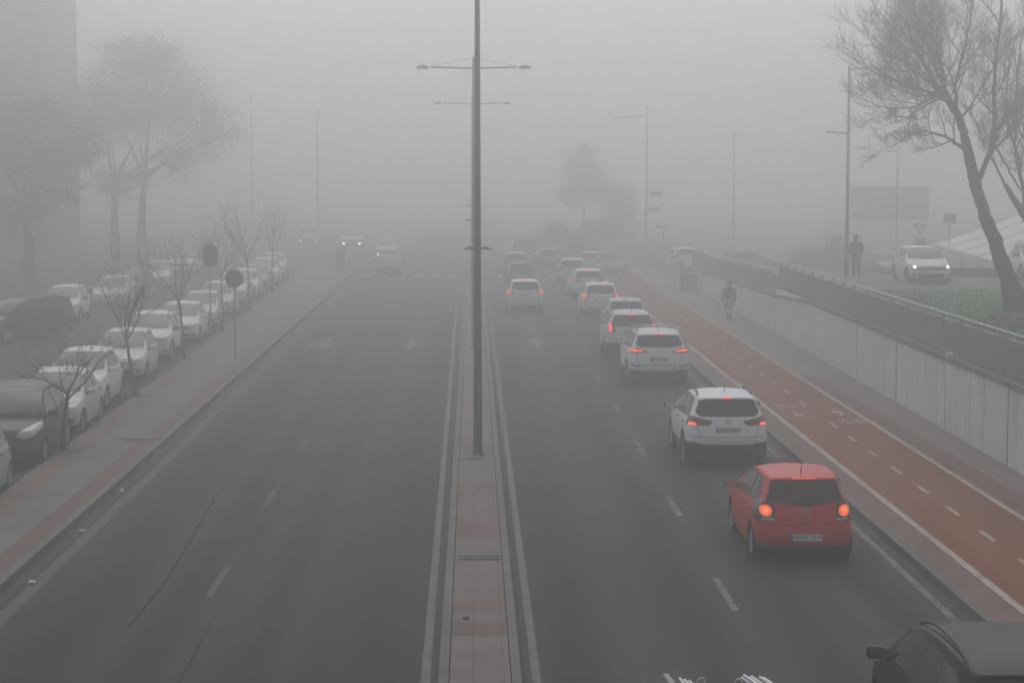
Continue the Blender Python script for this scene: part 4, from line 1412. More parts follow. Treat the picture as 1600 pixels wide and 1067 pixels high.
# ---------------------------------------------------------------- far white wall, barrier, cabinets
M['white_wall'] = mat('whitewashed_wall', (.58, .58, .57), .8, noise=.15, nscale=2)
root = empty('boundary_wall', (9.0, 141, -.03), 0, 'far low white wall with one taller pier, faint behind the queue of cars', 'wall')
MB().bbox(0, 6.2, -.12, .12, 0, 1.55, .02).build('wall_body', M['white_wall'], root)
MB().bbox(2.05, 2.75, -.28, .28, 0, 2.35, .03).build('pier', M['white_wall'], root)
root = empty('barrier', (11.35, 106.8, KH), 0, 'pale barred barrier at the far end of the pavement', 'barrier')
for i in range(6): MB().tube([(-.2 + .26 * i, 1.6 - .5 * i, 0), (-.2 + .26 * i, 1.6 - .5 * i, 1.05)], .03, 6).build('bar', M['rail_light'], root)
MB().tube([(-.2, 1.6, 1.05), (1.1, -.9, 1.05)], .03, 6).build('top_bar', M['rail_light'], root)
M['rust'] = mat('red_brown_panel', (.20, .10, .075), .7, noise=.3)
root = empty('utility_cabinet', (11.45, 104.3, KH), 0, 'squat red brown utility cabinet at the far end of the retaining wall', 'cabinet')
MB().bbox(-.40, .40, -.2, .2, 0, .85, .02).build('cabinet_body', M['rust'], root)
MB().bbox(-.43, .43, -.23, .23, .852, .90, .01).build('cabinet_lid', M['rust'], root)
MB().bbox(-.34, .34, -.215, -.202, .08, .78, .004).build('cabinet_door', M['rust'], root)
root = empty('utility_cabinet', (-8.3, 124.5, 0), 0, 'tall narrow grey cabinet standing left of the road by the junction', 'cabinet')
MB().bbox(-.28, .28, -.2, .2, 0, 1.65, .03).build('cabinet_body', M['kerb'], root)
MB().bbox(-.31, .31, -.23, .23, 1.652, 1.71, .01).build('cabinet_lid', M['pole_pale'], root)

# ---------------------------------------------------------------- small ironwork and litter
def cover(x, y, z, label, rx=.40):
    root = empty('manhole_cover', (x, y, z), 0, label, 'manhole cover')
    MB().lathe([(0, .006), (rx, .006), (rx, 0)], 28).build('lid', M['iron'], root)
    MB().lathe([(rx + .01, .008), (rx + .07, .008), (rx + .075, 0)], 28).build('ring', M['gutter'], root)
p = G(222, 685, KH); cover(p.x, p.y, KH + .001, 'round iron manhole cover set in the left pavement')
p = G(749, 871, .15)
root = empty('drain_grate', (.09, p.y, .149), 0, 'rectangular iron grate across the paved central strip', 'grate')
b = MB()
for k in range(12): b.box(-.30 + .05 * k, -.275 + .05 * k, -.14, .14, 0, .012)
b.box(-.33, .35, -.17, -.14, 0, .013); b.box(-.33, .35, .14, .17, 0, .013)
b.build('bars', M['iron'], root)
MB().box(-.31, .31, -.15, .15, -.01, .003).build('pit', M['gap'], root)
p = G(735, 714, .15)
o = MB().bbox(p.x - .20, p.x + .20, p.y - .35, p.y + .35, .148, .158, .003).build('access_cover', M['iron']); tag(o, 'small dark access plate just behind the nearest lamp post', 'access cover')
for (px, py, lab) in ((247, 712, 'dark kerb drain opening in the left gutter'), (1252, 718, 'dark kerb drain opening in the right gutter beside the red car')):
    p = G(px, py, 0)
    x0 = kerb_l(p.y) if px < 700 else 6.70
    root = empty('kerb_drain', (x0, p.y, .005), 0, lab, 'drain')
    MB().box(.02, .38, -.33, .33, 0, .006).build('frame', M['iron'], root)
    b = MB()
    for k in range(8): b.box(.05, .35, -.28 + .075 * k, -.245 + .075 * k, .0065, .009)
    b.build('slots', M['gap'], root)
def crumple(name, x, y, z, r, m, label, cat, seed):
    r2 = random.Random(seed)
    bm = bmesh.new(); bmesh.ops.create_icosphere(bm, subdivisions=2, radius=r)
    for v in bm.verts:
        v.co *= r2.uniform(.55, 1.25); v.co.z = max(-.35 * r, v.co.z * .7)
    me = bpy.data.meshes.new(name); bm.to_mesh(me); bm.free(); me.materials.append(m)
    o = link(name, me); o.location = (x, y, z + .35 * r); o.rotation_euler = (0, 0, r2.uniform(0, 6)); return tag(o, label, cat)
M['litter'] = mat('white_plastic_bag', (.72, .73, .74), .6)
p = AT(1513, 557, 47.0)
crumple('plastic_bag', wall_x(47) + .05, 47.0, 1.935, .10, M['litter'], 'crumpled white plastic bag caught on the wall coping under the railing', 'plastic bag', 4)
for (px, py, lab) in ((40, 746, 'scrap of white paper under the parked silver car'), (51, 912, 'scrap of white paper lying near the left kerb, nearest the camera'),
                      (128, 831, 'scrap of white paper in the left gutter beside the nearest red paving'), (190, 768, 'scrap of white paper in the left gutter towards the kerb drain'),):
    p = G(px, py, .0)
    z = 0.0
    if edge_l(p.y) < p.x < kerb_l(p.y): z = KH
    crumple('paper_scrap', p.x, p.y, z + .004, .055, M['litter'], lab, 'litter', int(px))
p = G(728, 967, .15)
crumple('stone', p.x, p.y, .149, .05, M['iron'], 'small dark stone lying on the paved central strip', 'stone', 9)
p = AT(1500, 533, 50.0)
o = MB().bbox(-.35, .35, -.05, .05, 0, .16, .03).build('wood_plank', M['rust']); o.location = (wall_x(50) + .55, 50.0, 1.95); o.rotation_euler = (0, R(-14), R(35))
tag(o, 'short reddish plank lying in the grass just behind the railing', 'plank')

# ---------------------------------------------------------------- building far left
M['facade'] = mat('apartment_facade', (.16, .155, .15), .85, noise=.12, nscale=.5)
M['pane'] = mat('dark_window_pane', (.03, .035, .04), .15)
root = empty('apartment_building', (-46, 160, 0), 0, 'tall grey apartment block fading into the fog at the far left', 'building')
MB().bbox(-11, 11.6, 0, 14, 0, 27, .05).build('wall', M['facade'], root)
MB().bbox(-11.2, 11.8, -.25, 14.2, 27.01, 27.5, .05).build('roof', M['facade'], root)
for fl in range(8):
    for k in range(4):
        x = -8.6 + 4.9 * k; z = 1.4 + 3.0 * fl
        o = MB().bbox(x, x + 1.6, -.06, .08, z, z + 1.5, .01).build('window', M['kerb'], root)
        MB().box(x + .08, x + 1.52, -.075, -.065, z + .08, z + 1.42).build('pane', M['pane'], o)
for fl in range(1, 8):
    MB().bbox(4.2, 8.6, -1.2, -.09, 3.0 * fl + .3, 3.0 * fl + 1.3, .03).build('balcony', M['facade'], root)
# ---------------------------------------------------------------- trees
M['bark'] = mat('bare_tree_bark', (.058, .042, .033), .9, noise=.35, nscale=9, bump=.6)
M['twig'] = mat('twig_bark', (.062, .045, .036), .9)
M['bark_far'] = mat('dark_bark', (.05, .045, .04), .9, noise=.3, nscale=4)
M['leaf_dark'] = mat('evergreen_leaves', (.030, .040, .026), .7, noise=.45, nscale=.9)
M['leaf_olive'] = mat('olive_leaves', (.055, .062, .036), .7, noise=.4, nscale=.9)
M['leaf_brown'] = mat('dull_brown_leaves', (.050, .045, .040), .8, noise=.4, nscale=.9)

def rot_about(d, ang, az):
    a = d.orthogonal().normalized(); b = d.cross(a)
    return (d * math.cos(ang) + (a * math.cos(az) + b * math.sin(az)) * math.sin(ang)).normalized()

def grow(tw, p, d, L, r, lvl, rg, up=.22, kids=(6, 5, 4, 3), sides=(7, 5, 4, 3, 3), ang=(.36, .80), flat=1.0):
    """one limb with wobble and its side shoots"""
    n = 5 if lvl < 3 else 3
    pts = [p.copy()]; rad = [r]
    q = p.copy(); dd = d.copy()
    for i in range(n):
        dd = (dd + Vector((rg.gauss(0, .13), rg.gauss(0, .13) * flat, rg.gauss(0, .09) + up * .22))).normalized()
        q = q + dd * (L / n)
        pts.append(q.copy()); rad.append(r * (1 - .72 * (i + 1) / n))
    tw.tube(pts, rad, sides[min(lvl, len(sides) - 1)], cap=False)
    if lvl >= len(kids): return
    k = kids[lvl]
    for j in range(k):
        t = .22 + .78 * (j + rg.random() * .8) / k
        t = min(t, .98)
        f = t * n; i = min(int(f), n - 1)
        pp = pts[i].lerp(pts[i + 1], f - i)
        base = (pts[i + 1] - pts[i]).normalized()
        nd = rot_about(base, rg.uniform(*ang), rg.uniform(0, 6.283))
        nd.y *= flat
        nd = (nd + Vector((0, 0, up))).normalized()
        grow(tw, pp, nd, L * rg.uniform(.48, .74) * (1.1 - .35 * t), max(.0048, rad[i] * rg.uniform(.42, .6)), lvl + 1, rg, up, kids, sides, ang, flat)

def traced(pts, y, y2=None):
    n = len(pts)
    return [AT(px, py, y + ((y2 - y) * i / (n - 1) if y2 is not None else 0)) for i, (px, py) in enumerate(pts)]

def knobbly(b, pts, rads, rg, n=12):
    """trunk following a traced line, with small swellings"""
    P = []; RR = []
    for i in range(len(pts) - 1):
        for k in range(4):
            t = k / 4
            P.append(pts[i].lerp(pts[i + 1], t) + Vector((rg.gauss(0, .015), rg.gauss(0, .015), 0)))
            RR.append((rads[i] * (1 - t) + rads[i + 1] * t) * rg.uniform(.93, 1.10))
    P.append(pts[-1]); RR.append(rads[-1])
    b.tube(P, RR, n)
    return P, RR

def bare_tree(label, y, trunk, trads, limbs, seed, kids=(8, 6, 5, 3), loc=None):
    rg = random.Random(seed)
    tp = traced(trunk, y)
    base = tp[0].copy()
    root = empty('bare_tree', base, 0, label, 'tree')
    tp = [p - base for p in tp]
    b = MB(); knobbly(b, tp, trads, rg)
    tk = b
    tw = MB()
    for pts, r0, r1, y1, k, spread in limbs:
        lp = [p - base for p in traced(pts, y, y1)]
        n = len(lp)
        rads = [r0 + (r1 - r0) * i / (n - 1) for i in range(n)]
        P, RR = knobbly(tw, lp, rads, rg, 8)
        tot = sum((P[i + 1] - P[i]).length for i in range(len(P) - 1))
        for j in range(k):
            t = .12 + .88 * (j + rg.random()) / k
            i = min(int(t * (len(P) - 1)), len(P) - 2)
            bd = (P[i + 1] - P[i]).normalized()
            nd = (rot_about(bd, rg.uniform(.35, 1.0), rg.uniform(0, 6.283)) + Vector((0, 0, .25))).normalized()
            grow(tw, P[i], nd, spread * rg.uniform(.6, 1.15) * (1.15 - .4 * t), max(.01, RR[i] * .55), 1, rg, .20, kids)
        grow(tw, P[-1], (P[-1] - P[-3]).normalized(), spread, RR[-1], 1, rg, .2, kids)
    tk.build('trunk', M['bark'], root)
    tw.build('crown', M['twig'], root, recalc=False)
    return root
Y0 = 60.5
trunk = [(1592, 500), (1585, 470), (1572, 425), (1553, 375), (1535, 325), (1524, 290), (1518, 262), (1512, 235), (1505, 205), (1495, 178), (1482, 158)]
tr = [.62, .42, .34, .30, .27, .25, .24, .20, .185, .17, .15]
limbs = [
    ([(1482, 158), (1462, 145), (1440, 120), (1415, 85), (1395, 50)], .10, .035, 60.0, 9, 2.0),
    ([(1484, 160), (1460, 150), (1425, 142), (1385, 133), (1345, 122)], .095, .03, 59.4, 10, 1.8),
    ([(1490, 168), (1476, 140), (1462, 100), (1448, 55), (1440, 10)], .10, .04, 61.2, 9, 2.1),
    ([(1494, 176), (1492, 140), (1500, 100), (1512, 55), (1520, 5)], .09, .035, 61.0, 8, 2.0),
    ([(1480, 157), (1455, 152), (1430, 158), (1405, 168), (1370, 170), (1335, 168)], .07, .022, 60.0, 8, 1.4),
    ([(1510, 236), (1492, 224), (1478, 214), (1455, 210), (1430, 204), (1400, 210), (1375, 222)], .085, .02, 59.5, 8, 1.1),
    ([(1527, 292), (1535, 265), (1548, 235), (1554, 195), (1553, 140), (1556, 90), (1562, 40), (1566, -20)], .14, .06, 61.5, 11, 1.9),
    ([(1554, 215), (1558, 235), (1575, 262), (1590, 290)], .03, .05, 61.5, 2, .8),
    ([(1500, 190), (1520, 160), (1545, 120), (1575, 70)], .06, .025, 62.5, 7, 1.5),
    ([(1470, 150), (1440, 110), (1405, 75), (1365, 50)], .07, .025, 61.3, 8, 1.8),
    ([(1472, 152), (1430, 165), (1390, 185), (1350, 180)], .05, .02, 59.2, 7, 1.3),
    ([(1478, 155), (1450, 95), (1420, 45), (1400, 5)], .08, .03, 60.3, 8, 2.0),
    ([(1476, 154), (1435, 128), (1390, 100), (1350, 85)], .07, .025, 60.6, 8, 1.8),
]
def pull(l): return [((1482 - (1482 - x) * .70) if x < 1482 else x, y) for x, y in l]
limbs = [(pull(l[0]), l[1] * .68, l[2] * .62) + l[3:5] + (l[5] * .9,) for l in limbs]
tr = [r_ * k_ for r_, k_ in zip(tr, (.95, .85, .74, .70, .70, .70, .70, .70, .70, .70, .70))]
bare_tree('big leafless tree with a leaning knobbly trunk on the grass behind the railing', Y0, trunk, tr, limbs, 11, (8, 8, 5, 3))
trunk2 = [(1668, 478), (1650, 430), (1625, 378), (1602, 338), (1585, 312), (1570, 288)]
limbs2 = [(q[0], q[1] * .75, q[2] * .7) + q[3:] for q in [
    ([(1570, 288), (1556, 262), (1545, 240), (1533, 215), (1525, 190)], .055, .03, 66.5, 6, 1.2),
    ([(1602, 338), (1600, 300), (1592, 262), (1585, 225), (1588, 180), (1590, 120), (1596, 60)], .11, .04, 67.0, 10, 1.7),
    ([(1625, 378), (1612, 300), (1605, 250), (1600, 200), (1610, 120), (1620, 40)], .11, .04, 65.5, 10, 1.9),
    ([(1594, 250), (1576, 205), (1572, 150), (1580, 90)], .05, .025, 66, 7, 1.4),
]]
bare_tree('second leafless tree partly outside the right edge, its limbs mixing with the big one', 66.0, trunk2, [.28, .22, .17, .14, .10, .075], limbs2, 23, (7, 8, 5, 3))

# rocks at the foot of the big tree
M['rock'] = mat('brown_rock', (.13, .11, .095), .9, noise=.4, nscale=5, bump=.6)
for i, (px, py, r_, lab) in enumerate(((1562, 500, .30, 'brown boulder left of the tree foot, leftmost of the heap'), (1580, 506, .36, 'brown boulder in front of the tree foot, middle of the heap'),
                                  (1601, 512, .40, 'largest brown boulder at the right edge below the tree trunk'), (1590, 488, .34, 'upper brown boulder resting against the leaning trunk'))):
    p = G(px, py, 1.95)
    rg = random.Random(i + 40)
    bm = bmesh.new(); bmesh.ops.create_icosphere(bm, subdivisions=3, radius=r_)
    sh = Vector((rg.uniform(.9, 1.3), rg.uniform(.8, 1.2), rg.uniform(.65, .85)))
    from mathutils import noise as mn
    for v in bm.verts:
        k = 1 + .35 * mn.noise(v.co * 3.2 / r_ * .35 + Vector((i * 7, 0, 0))) + .12 * mn.noise(v.co * 9 / r_ * .4)
        v.co = Vector((v.co.x * sh.x, v.co.y * sh.y, v.co.z * sh.z)) * k
    me = bpy.data.meshes.new('rock'); bm.to_mesh(me); bm.free(); me.materials.append(M['rock'])
    o = link('rock', me); o.location = (p.x, p.y, 1.95 + r_ * .3); tag(o, lab, 'rock', 'rocks heaped at the tree foot')

def street_tree(x, y, h, seed, label, fork=.55, spread=.9, r=.045, lean=0.0):
    rg = random.Random(seed)
    root = empty('young_tree', (x, y, KH - .02), 0, label, 'tree', 'young bare trees along the left pavement')
    n = 6
    h = h * .92
    zf = h * fork
    pts = [Vector((lean * zf * (i / n) ** 1.3 + rg.gauss(0, .015), rg.gauss(0, .015), zf * i / n)) for i in range(n + 1)]
    MB().tube(pts, [r * (1.5 if i == 0 else 1.05 - .35 * i / n) for i in range(n + 1)], 8).build('trunk', M['bark'], root)
    tw = MB()
    k = rg.choice((4, 5))
    for j in range(k):
        az = 6.283 * j / k + rg.uniform(-.4, .4)
        d = Vector((math.cos(az) * spread * .62, math.sin(az) * spread * .62, 1.0)).normalized()
        grow(tw, pts[-1] - Vector((0, 0, rg.uniform(0, .25))), d, h * (1 - fork) * rg.uniform(.85, 1.12), r * .55, 1, rg, .16, (0, 5, 3, 2), (6, 5, 4, 3), (.4, .8))
    tw.build('crown', M['twig'], root, recalc=False)
    MB().box(-.40, .40, -.40, .40, .0, .025).build('planting_pit', mat('pit_soil', (.06, .048, .04), .95, noise=.3), root)
    return root
street_tree(-9.18, 44.0, 2.9, 1, 'nearest young bare tree, low and wide, in front of the dark blue car', .52, 1.9, .05, .10)
street_tree(-9.45, 55.0, 4.0, 2, 'second young bare tree, taller with upright forks, before the second white car', .44, .8, .05, -.12)
street_tree(-9.66, 66.0, 4.15, 3, 'third young bare tree along the pavement, before the white crossover', .52, .8, .05, -.08)
street_tree(-9.85, 77.6, 4.3, 4, 'fourth young bare tree, hazy, right beside the larger round sign', .55, .8, .045, .0)
street_tree(-10.2, 90.0, 5.2, 5, 'fifth young bare tree, faint and spreading, beyond the round signs', .50, 1.0, .05, -.02)
street_tree(-10.55, 104.0, 4.6, 6, 'sixth and faintest young bare tree among the far parked cars', .50, 1.0, .05, .02)

def leafy(name, x, y, z0, trunks, blobs, n, leaf, m, label, seed, bm_='bark_far', cat='tree', group=None, inner=.25, sc=1.0, dens=1.0):
    """tree with limbs and a crown of separate leaf clumps, blobs = (dx, dy, z, rx, ry, rz)"""
    rg = random.Random(seed)
    root = empty(name, (x, y, z0), 0, label, cat, group)
    trunks = [tuple(v * sc for v in t) for t in trunks]
    blobs = [(b[0] * sc, b[1] * sc, (b[2] - 6.3) * sc + 6.3, b[3] * sc, b[4] * sc, b[5] * sc) for b in blobs]
    tk = MB()
    for tx, ty, h, r in trunks:
        pts = [Vector((tx + rg.gauss(0, .10) * (i > 0), ty, h * i / 6)) for i in range(7)]
        tk.tube(pts, [r * (1.25 - 1.15 * i / 6) for i in range(7)], 8)
        for bl in blobs:
            c = Vector(bl[:3]); p0 = pts[4]
            if (c - p0).length > 9: continue
            mid = p0.lerp(c, .5) + Vector((rg.gauss(0, .3), rg.gauss(0, .3), .3))
            tk.tube([p0, mid, c], [r * .5, r * .3, r * .1], 6, cap=False)
    if trunks: tk.build('trunk', M[bm_], root)
    vs, fs = [], []
    tw = MB()
    tot = sum(b[3] * b[4] * b[5] for b in blobs)
    for bl in blobs:
        cx, cy, cz, rx, ry, rz = bl
        nb = int(n * bl[3] * bl[4] * bl[5] / tot)
        ncl = max(9, int(26 * (rx * rz) ** .5 * dens))
        C = Vector((cx, cy, cz))
        for c in range(ncl):
            u = Vector((rg.gauss(0, 1), rg.gauss(0, 1), rg.gauss(0, 1) + .12)).normalized() * (rg.uniform(inner, 1.0) ** .5) * rg.uniform(.78, 1.12)
            k = Vector((cx + u.x * rx, cy + u.y * ry, cz + u.z * rz))
            ax = (k - C); ln = ax.length; ax = ax.normalized() if ln > 1e-3 else Vector((0, 0, 1))
            root_p = C - Vector((0, 0, rz * .45)) if trunks else C * .5
            md = root_p.lerp(k, .55) + Vector((rg.gauss(0, .12), rg.gauss(0, .12), rg.uniform(.0, .25)))
            tw.tube([root_p, md, k, k + ax * rg.uniform(.15, .5) * sc], [.045, .028, .014, .004], 4, cap=False)
            for j in range(4):
                q = k + Vector((rg.gauss(0, .45), rg.gauss(0, .45), rg.gauss(0, .4))) * sc + ax * .35
                tw.tube([md.lerp(k, rg.random()), q], [.012, .004], 3, cap=False)
            cr = rg.uniform(.16, .34) * min(rx, rz)
            for j in range(max(4, nb // ncl)):
                g = Vector((max(-1.5, min(1.5, rg.gauss(0, 1))), max(-1.5, min(1.5, rg.gauss(0, 1))), max(-1.4, min(1.4, rg.gauss(0, .75)))))
                p = k + g * cr + ax * rg.uniform(-.5, .35) * cr
                a = Vector((rg.gauss(0, 1), rg.gauss(0, 1), rg.gauss(0, 1))).normalized() * leaf * rg.uniform(.5, 1.2)
                b_ = a.orthogonal().normalized() * leaf * .45
                i = len(vs)
                vs += [tuple(p - a), tuple(p + b_), tuple(p + a), tuple(p - b_)]
                fs.append((i, i + 1, i + 2, i + 3))
    tw.build('branches', M[bm_], root, recalc=False)
    b = MB(); b.add(vs, fs); b.build('crown', M[m], root, recalc=False)
    return root
leafy('broad_tree', -25.7, 115, 0, [(0, 0, 5.2, .26)], [(.4, 0, 7.6, 2.6, 2.2, 2.4), (-2.6, .3, 8.6, 2.8, 2.4, 2.0), (2.0, .2, 7.2, 1.6, 1.4, 1.2), (-.4, 0, 4.6, 1.6, 1.4, 1.1), (-3.2, 0, 5.6, 2.0, 1.8, 1.5), (1.6, 0, 5.6, 1.1, 1.0, .8)], 60000, .055, 'leaf_brown',
      'dense brownish tree at the far left above the dark parked car', 5, sc=1.28)
leafy('broad_tree', -24.0, 147, 0, [(-.3, 0, 6.5, .26), (-1.9, .4, 6.0, .24)], [(.2, 0, 10.6, 3.4, 3.0, 2.9), (3.0, 0, 8.6, 2.2, 2.0, 1.9), (-2.6, 0, 9.6, 2.4, 2.2, 2.2), (-.6, .3, 12.6, 2.2, 2.0, 1.3), (-1.4, 0, 5.8, 1.7, 1.5, 1.1), (1.4, 0, 6.9, 1.6, 1.4, 1.1)], 80000, .055, 'leaf_dark',
      'tall broad tree on two trunks, the largest dark crown in the fog on the left', 6, sc=1.37)
leafy('broad_tree', 9.9, 180, 0, [(.2, 0, 4.2, .16)], [(0, 0, 6.2, 1.5, 1.3, 1.5), (.9, 0, 5.1, 1.2, 1.0, .9), (-.8, 0, 4.9, .9, .8, .9), (.2, 0, 7.6, .7, .6, .7)], 26000, .06, 'leaf_dark',
      'faint rounded tree over the queue of cars, left one of two', 7, sc=1.42)
leafy('broad_tree', 13.3, 184, 0, [(0, 0, 3.4, .15)], [(0, 0, 4.6, 1.3, 1.1, 1.0), (.4, 0, 3.4, 1.0, .9, .8)], 18000, .06, 'leaf_olive',
      'faint lower tree beside the tall lamp post, right one of two', 8, sc=1.42)
leafy('shrub', 6.6, 152, 0, [], [(0, 0, 1.5, 1.5, 1.0, 1.3), (1.3, 0, 1.0, 1.2, .9, .9)], 9000, .07, 'leaf_dark', 'faint round bush at the far end of the right lane', 9, cat='bush', inner=.1)
leafy('shrub', 10.2, 156, 0, [], [(0, 0, 1.5, 1.9, 1.0, 1.3)], 8000, .07, 'leaf_dark', 'faint wide bush in front of the far white wall', 10, cat='bush', inner=.1)
leafy('shrub', 22.6, 122, .1, [], [(0, 0, 1.0, 1.4, .9, 1.1), (-1.8, 0, .8, 1.2, .8, .8)], 9000, .07, 'leaf_dark', 'dark low bush behind the standing figure on the terrace', 12, cat='bush', inner=.1)

# ---------------------------------------------------------------- people
M['skin'] = mat('skin', (.42, .27, .20), .6)
M['hair'] = mat('dark_hair', (.02, .016, .013), .6)
M['navy_cloth'] = mat('navy_jacket_cloth', (.030, .033, .042), .9, noise=.25, nscale=8)
M['black_cloth'] = mat('black_cloth', (.020, .021, .022), .9, noise=.25, nscale=8)
M['pale_cloth'] = mat('pale_grey_cloth', (.36, .35, .36), .9, noise=.15, nscale=8)
M['shoe'] = mat('dark_shoe', (.03, .03, .03), .7)

def skinned(name, verts, edges, radii, m, parent, lvl=2, root_i=0):
    me = bpy.data.meshes.new(name)
    me.from_pydata([tuple(v) for v in verts], edges, [])
    o = bpy.data.objects.new(name, me); COL.objects.link(o)
    md = o.modifiers.new('k', 'SKIN'); md.use_smooth_shade = True
    for i, r_ in enumerate(radii):
        sv = me.skin_vertices[0].data[i]
        sv.radius = r_ if isinstance(r_, tuple) else (r_, r_)
        sv.use_root = (i == root_i)
    sd = o.modifiers.new('s', 'SUBSURF'); sd.levels = lvl; sd.render_levels = lvl
    dg = bpy.context.evaluated_depsgraph_get(); dg.update()
    me2 = bpy.data.meshes.new_from_object(o.evaluated_get(dg))
    bpy.data.objects.remove(o); bpy.data.meshes.remove(me)
    me2.name = name; me2.materials.clear(); me2.materials.append(m)
    me2.polygons.foreach_set('use_smooth', [True] * len(me2.polygons))
    return link(name, me2, parent) if parent is not None else me2

def hand(b, wrist, d, palm_n, s):
    """palm, four curled fingers of unequal length and a thumb; d points along the hand"""
    d = d.normalized(); n = (palm_n - d * palm_n.dot(d)).normalized(); side = d.cross(n) * s
    pts = [wrist, wrist + d * .04, wrist + d * .095]
    b.tube([wrist - d * .01, wrist + d * .03, wrist + d * .075, wrist + d * .1], [.022, .034, .038, .03], 8)
    for k, (off, ln) in enumerate(((-.028, .058), (-.009, .07), (.010, .076), (.028, .068))):
        p = wrist + d * .092 + side * off
        b.tube([p, p + d * ln * .45 + n * .006, p + d * ln * .78 + n * .022, p + d * ln * .9 + n * .040], [.0095, .009, .0085, .006], 6)
    p = wrist + d * .035 + side * .028
    b.tube([p, p + side * .022 + d * .025 + n * .008, p + side * .026 + d * .055 + n * .018], [.012, .010, .007], 6)

def head(b, c, f, s=1.0):
    """ovoid skull with jaw, nose, eyes, mouth and ears; f is the way the face looks"""
    f = Vector((f.x, f.y, 0)).normalized(); r = Vector((f.y, -f.x, 0)); u = Vector((0, 0, 1))
    prof = [(-.118, .030), (-.105, .052), (-.075, .068), (-.035, .078), (.01, .084), (.05, .080), (.085, .062), (.108, .034), (.115, .004)]
    n = 18; vs = []
    for z, q in prof:
        for k in range(n):
            w = 6.2832 * k / n
            fx = math.cos(w) * q * 1.18 + (.014 if z < -.03 else 0) * max(0, math.cos(w)) - .006
            vs.append(c + f * fx * s + r * (math.sin(w) * q * .90 * s) + u * z * s)
    b.add(vs, [(i * n + k, i * n + (k + 1) % n, (i + 1) * n + (k + 1) % n, (i + 1) * n + k) for i in range(len(prof) - 1) for k in range(n)], True)
    b.tube([c + f * .088 + u * .02, c + f * .108 - u * .02, c + f * .100 - u * .032], [.008, .014, .010], 6)
    for sgn in (-1, 1):
        b.tube([c + f * .084 + r * sgn * .03 + u * .012, c + f * .091 + r * sgn * .03 + u * .012], [.012, .008], 8)
        b.tube([c + r * sgn * .074 - f * .012 + u * .022, c + r * sgn * .084 - f * .018 - u * .0, c + r * sgn * .076 - f * .008 - u * .03], [.010, .016, .008], 6)
    b.tube([c + f * .092 - r * .024 - u * .058, c + f * .101 - u * .060, c + f * .092 + r * .024 - u * .058], [.004, .008, .004], 6)

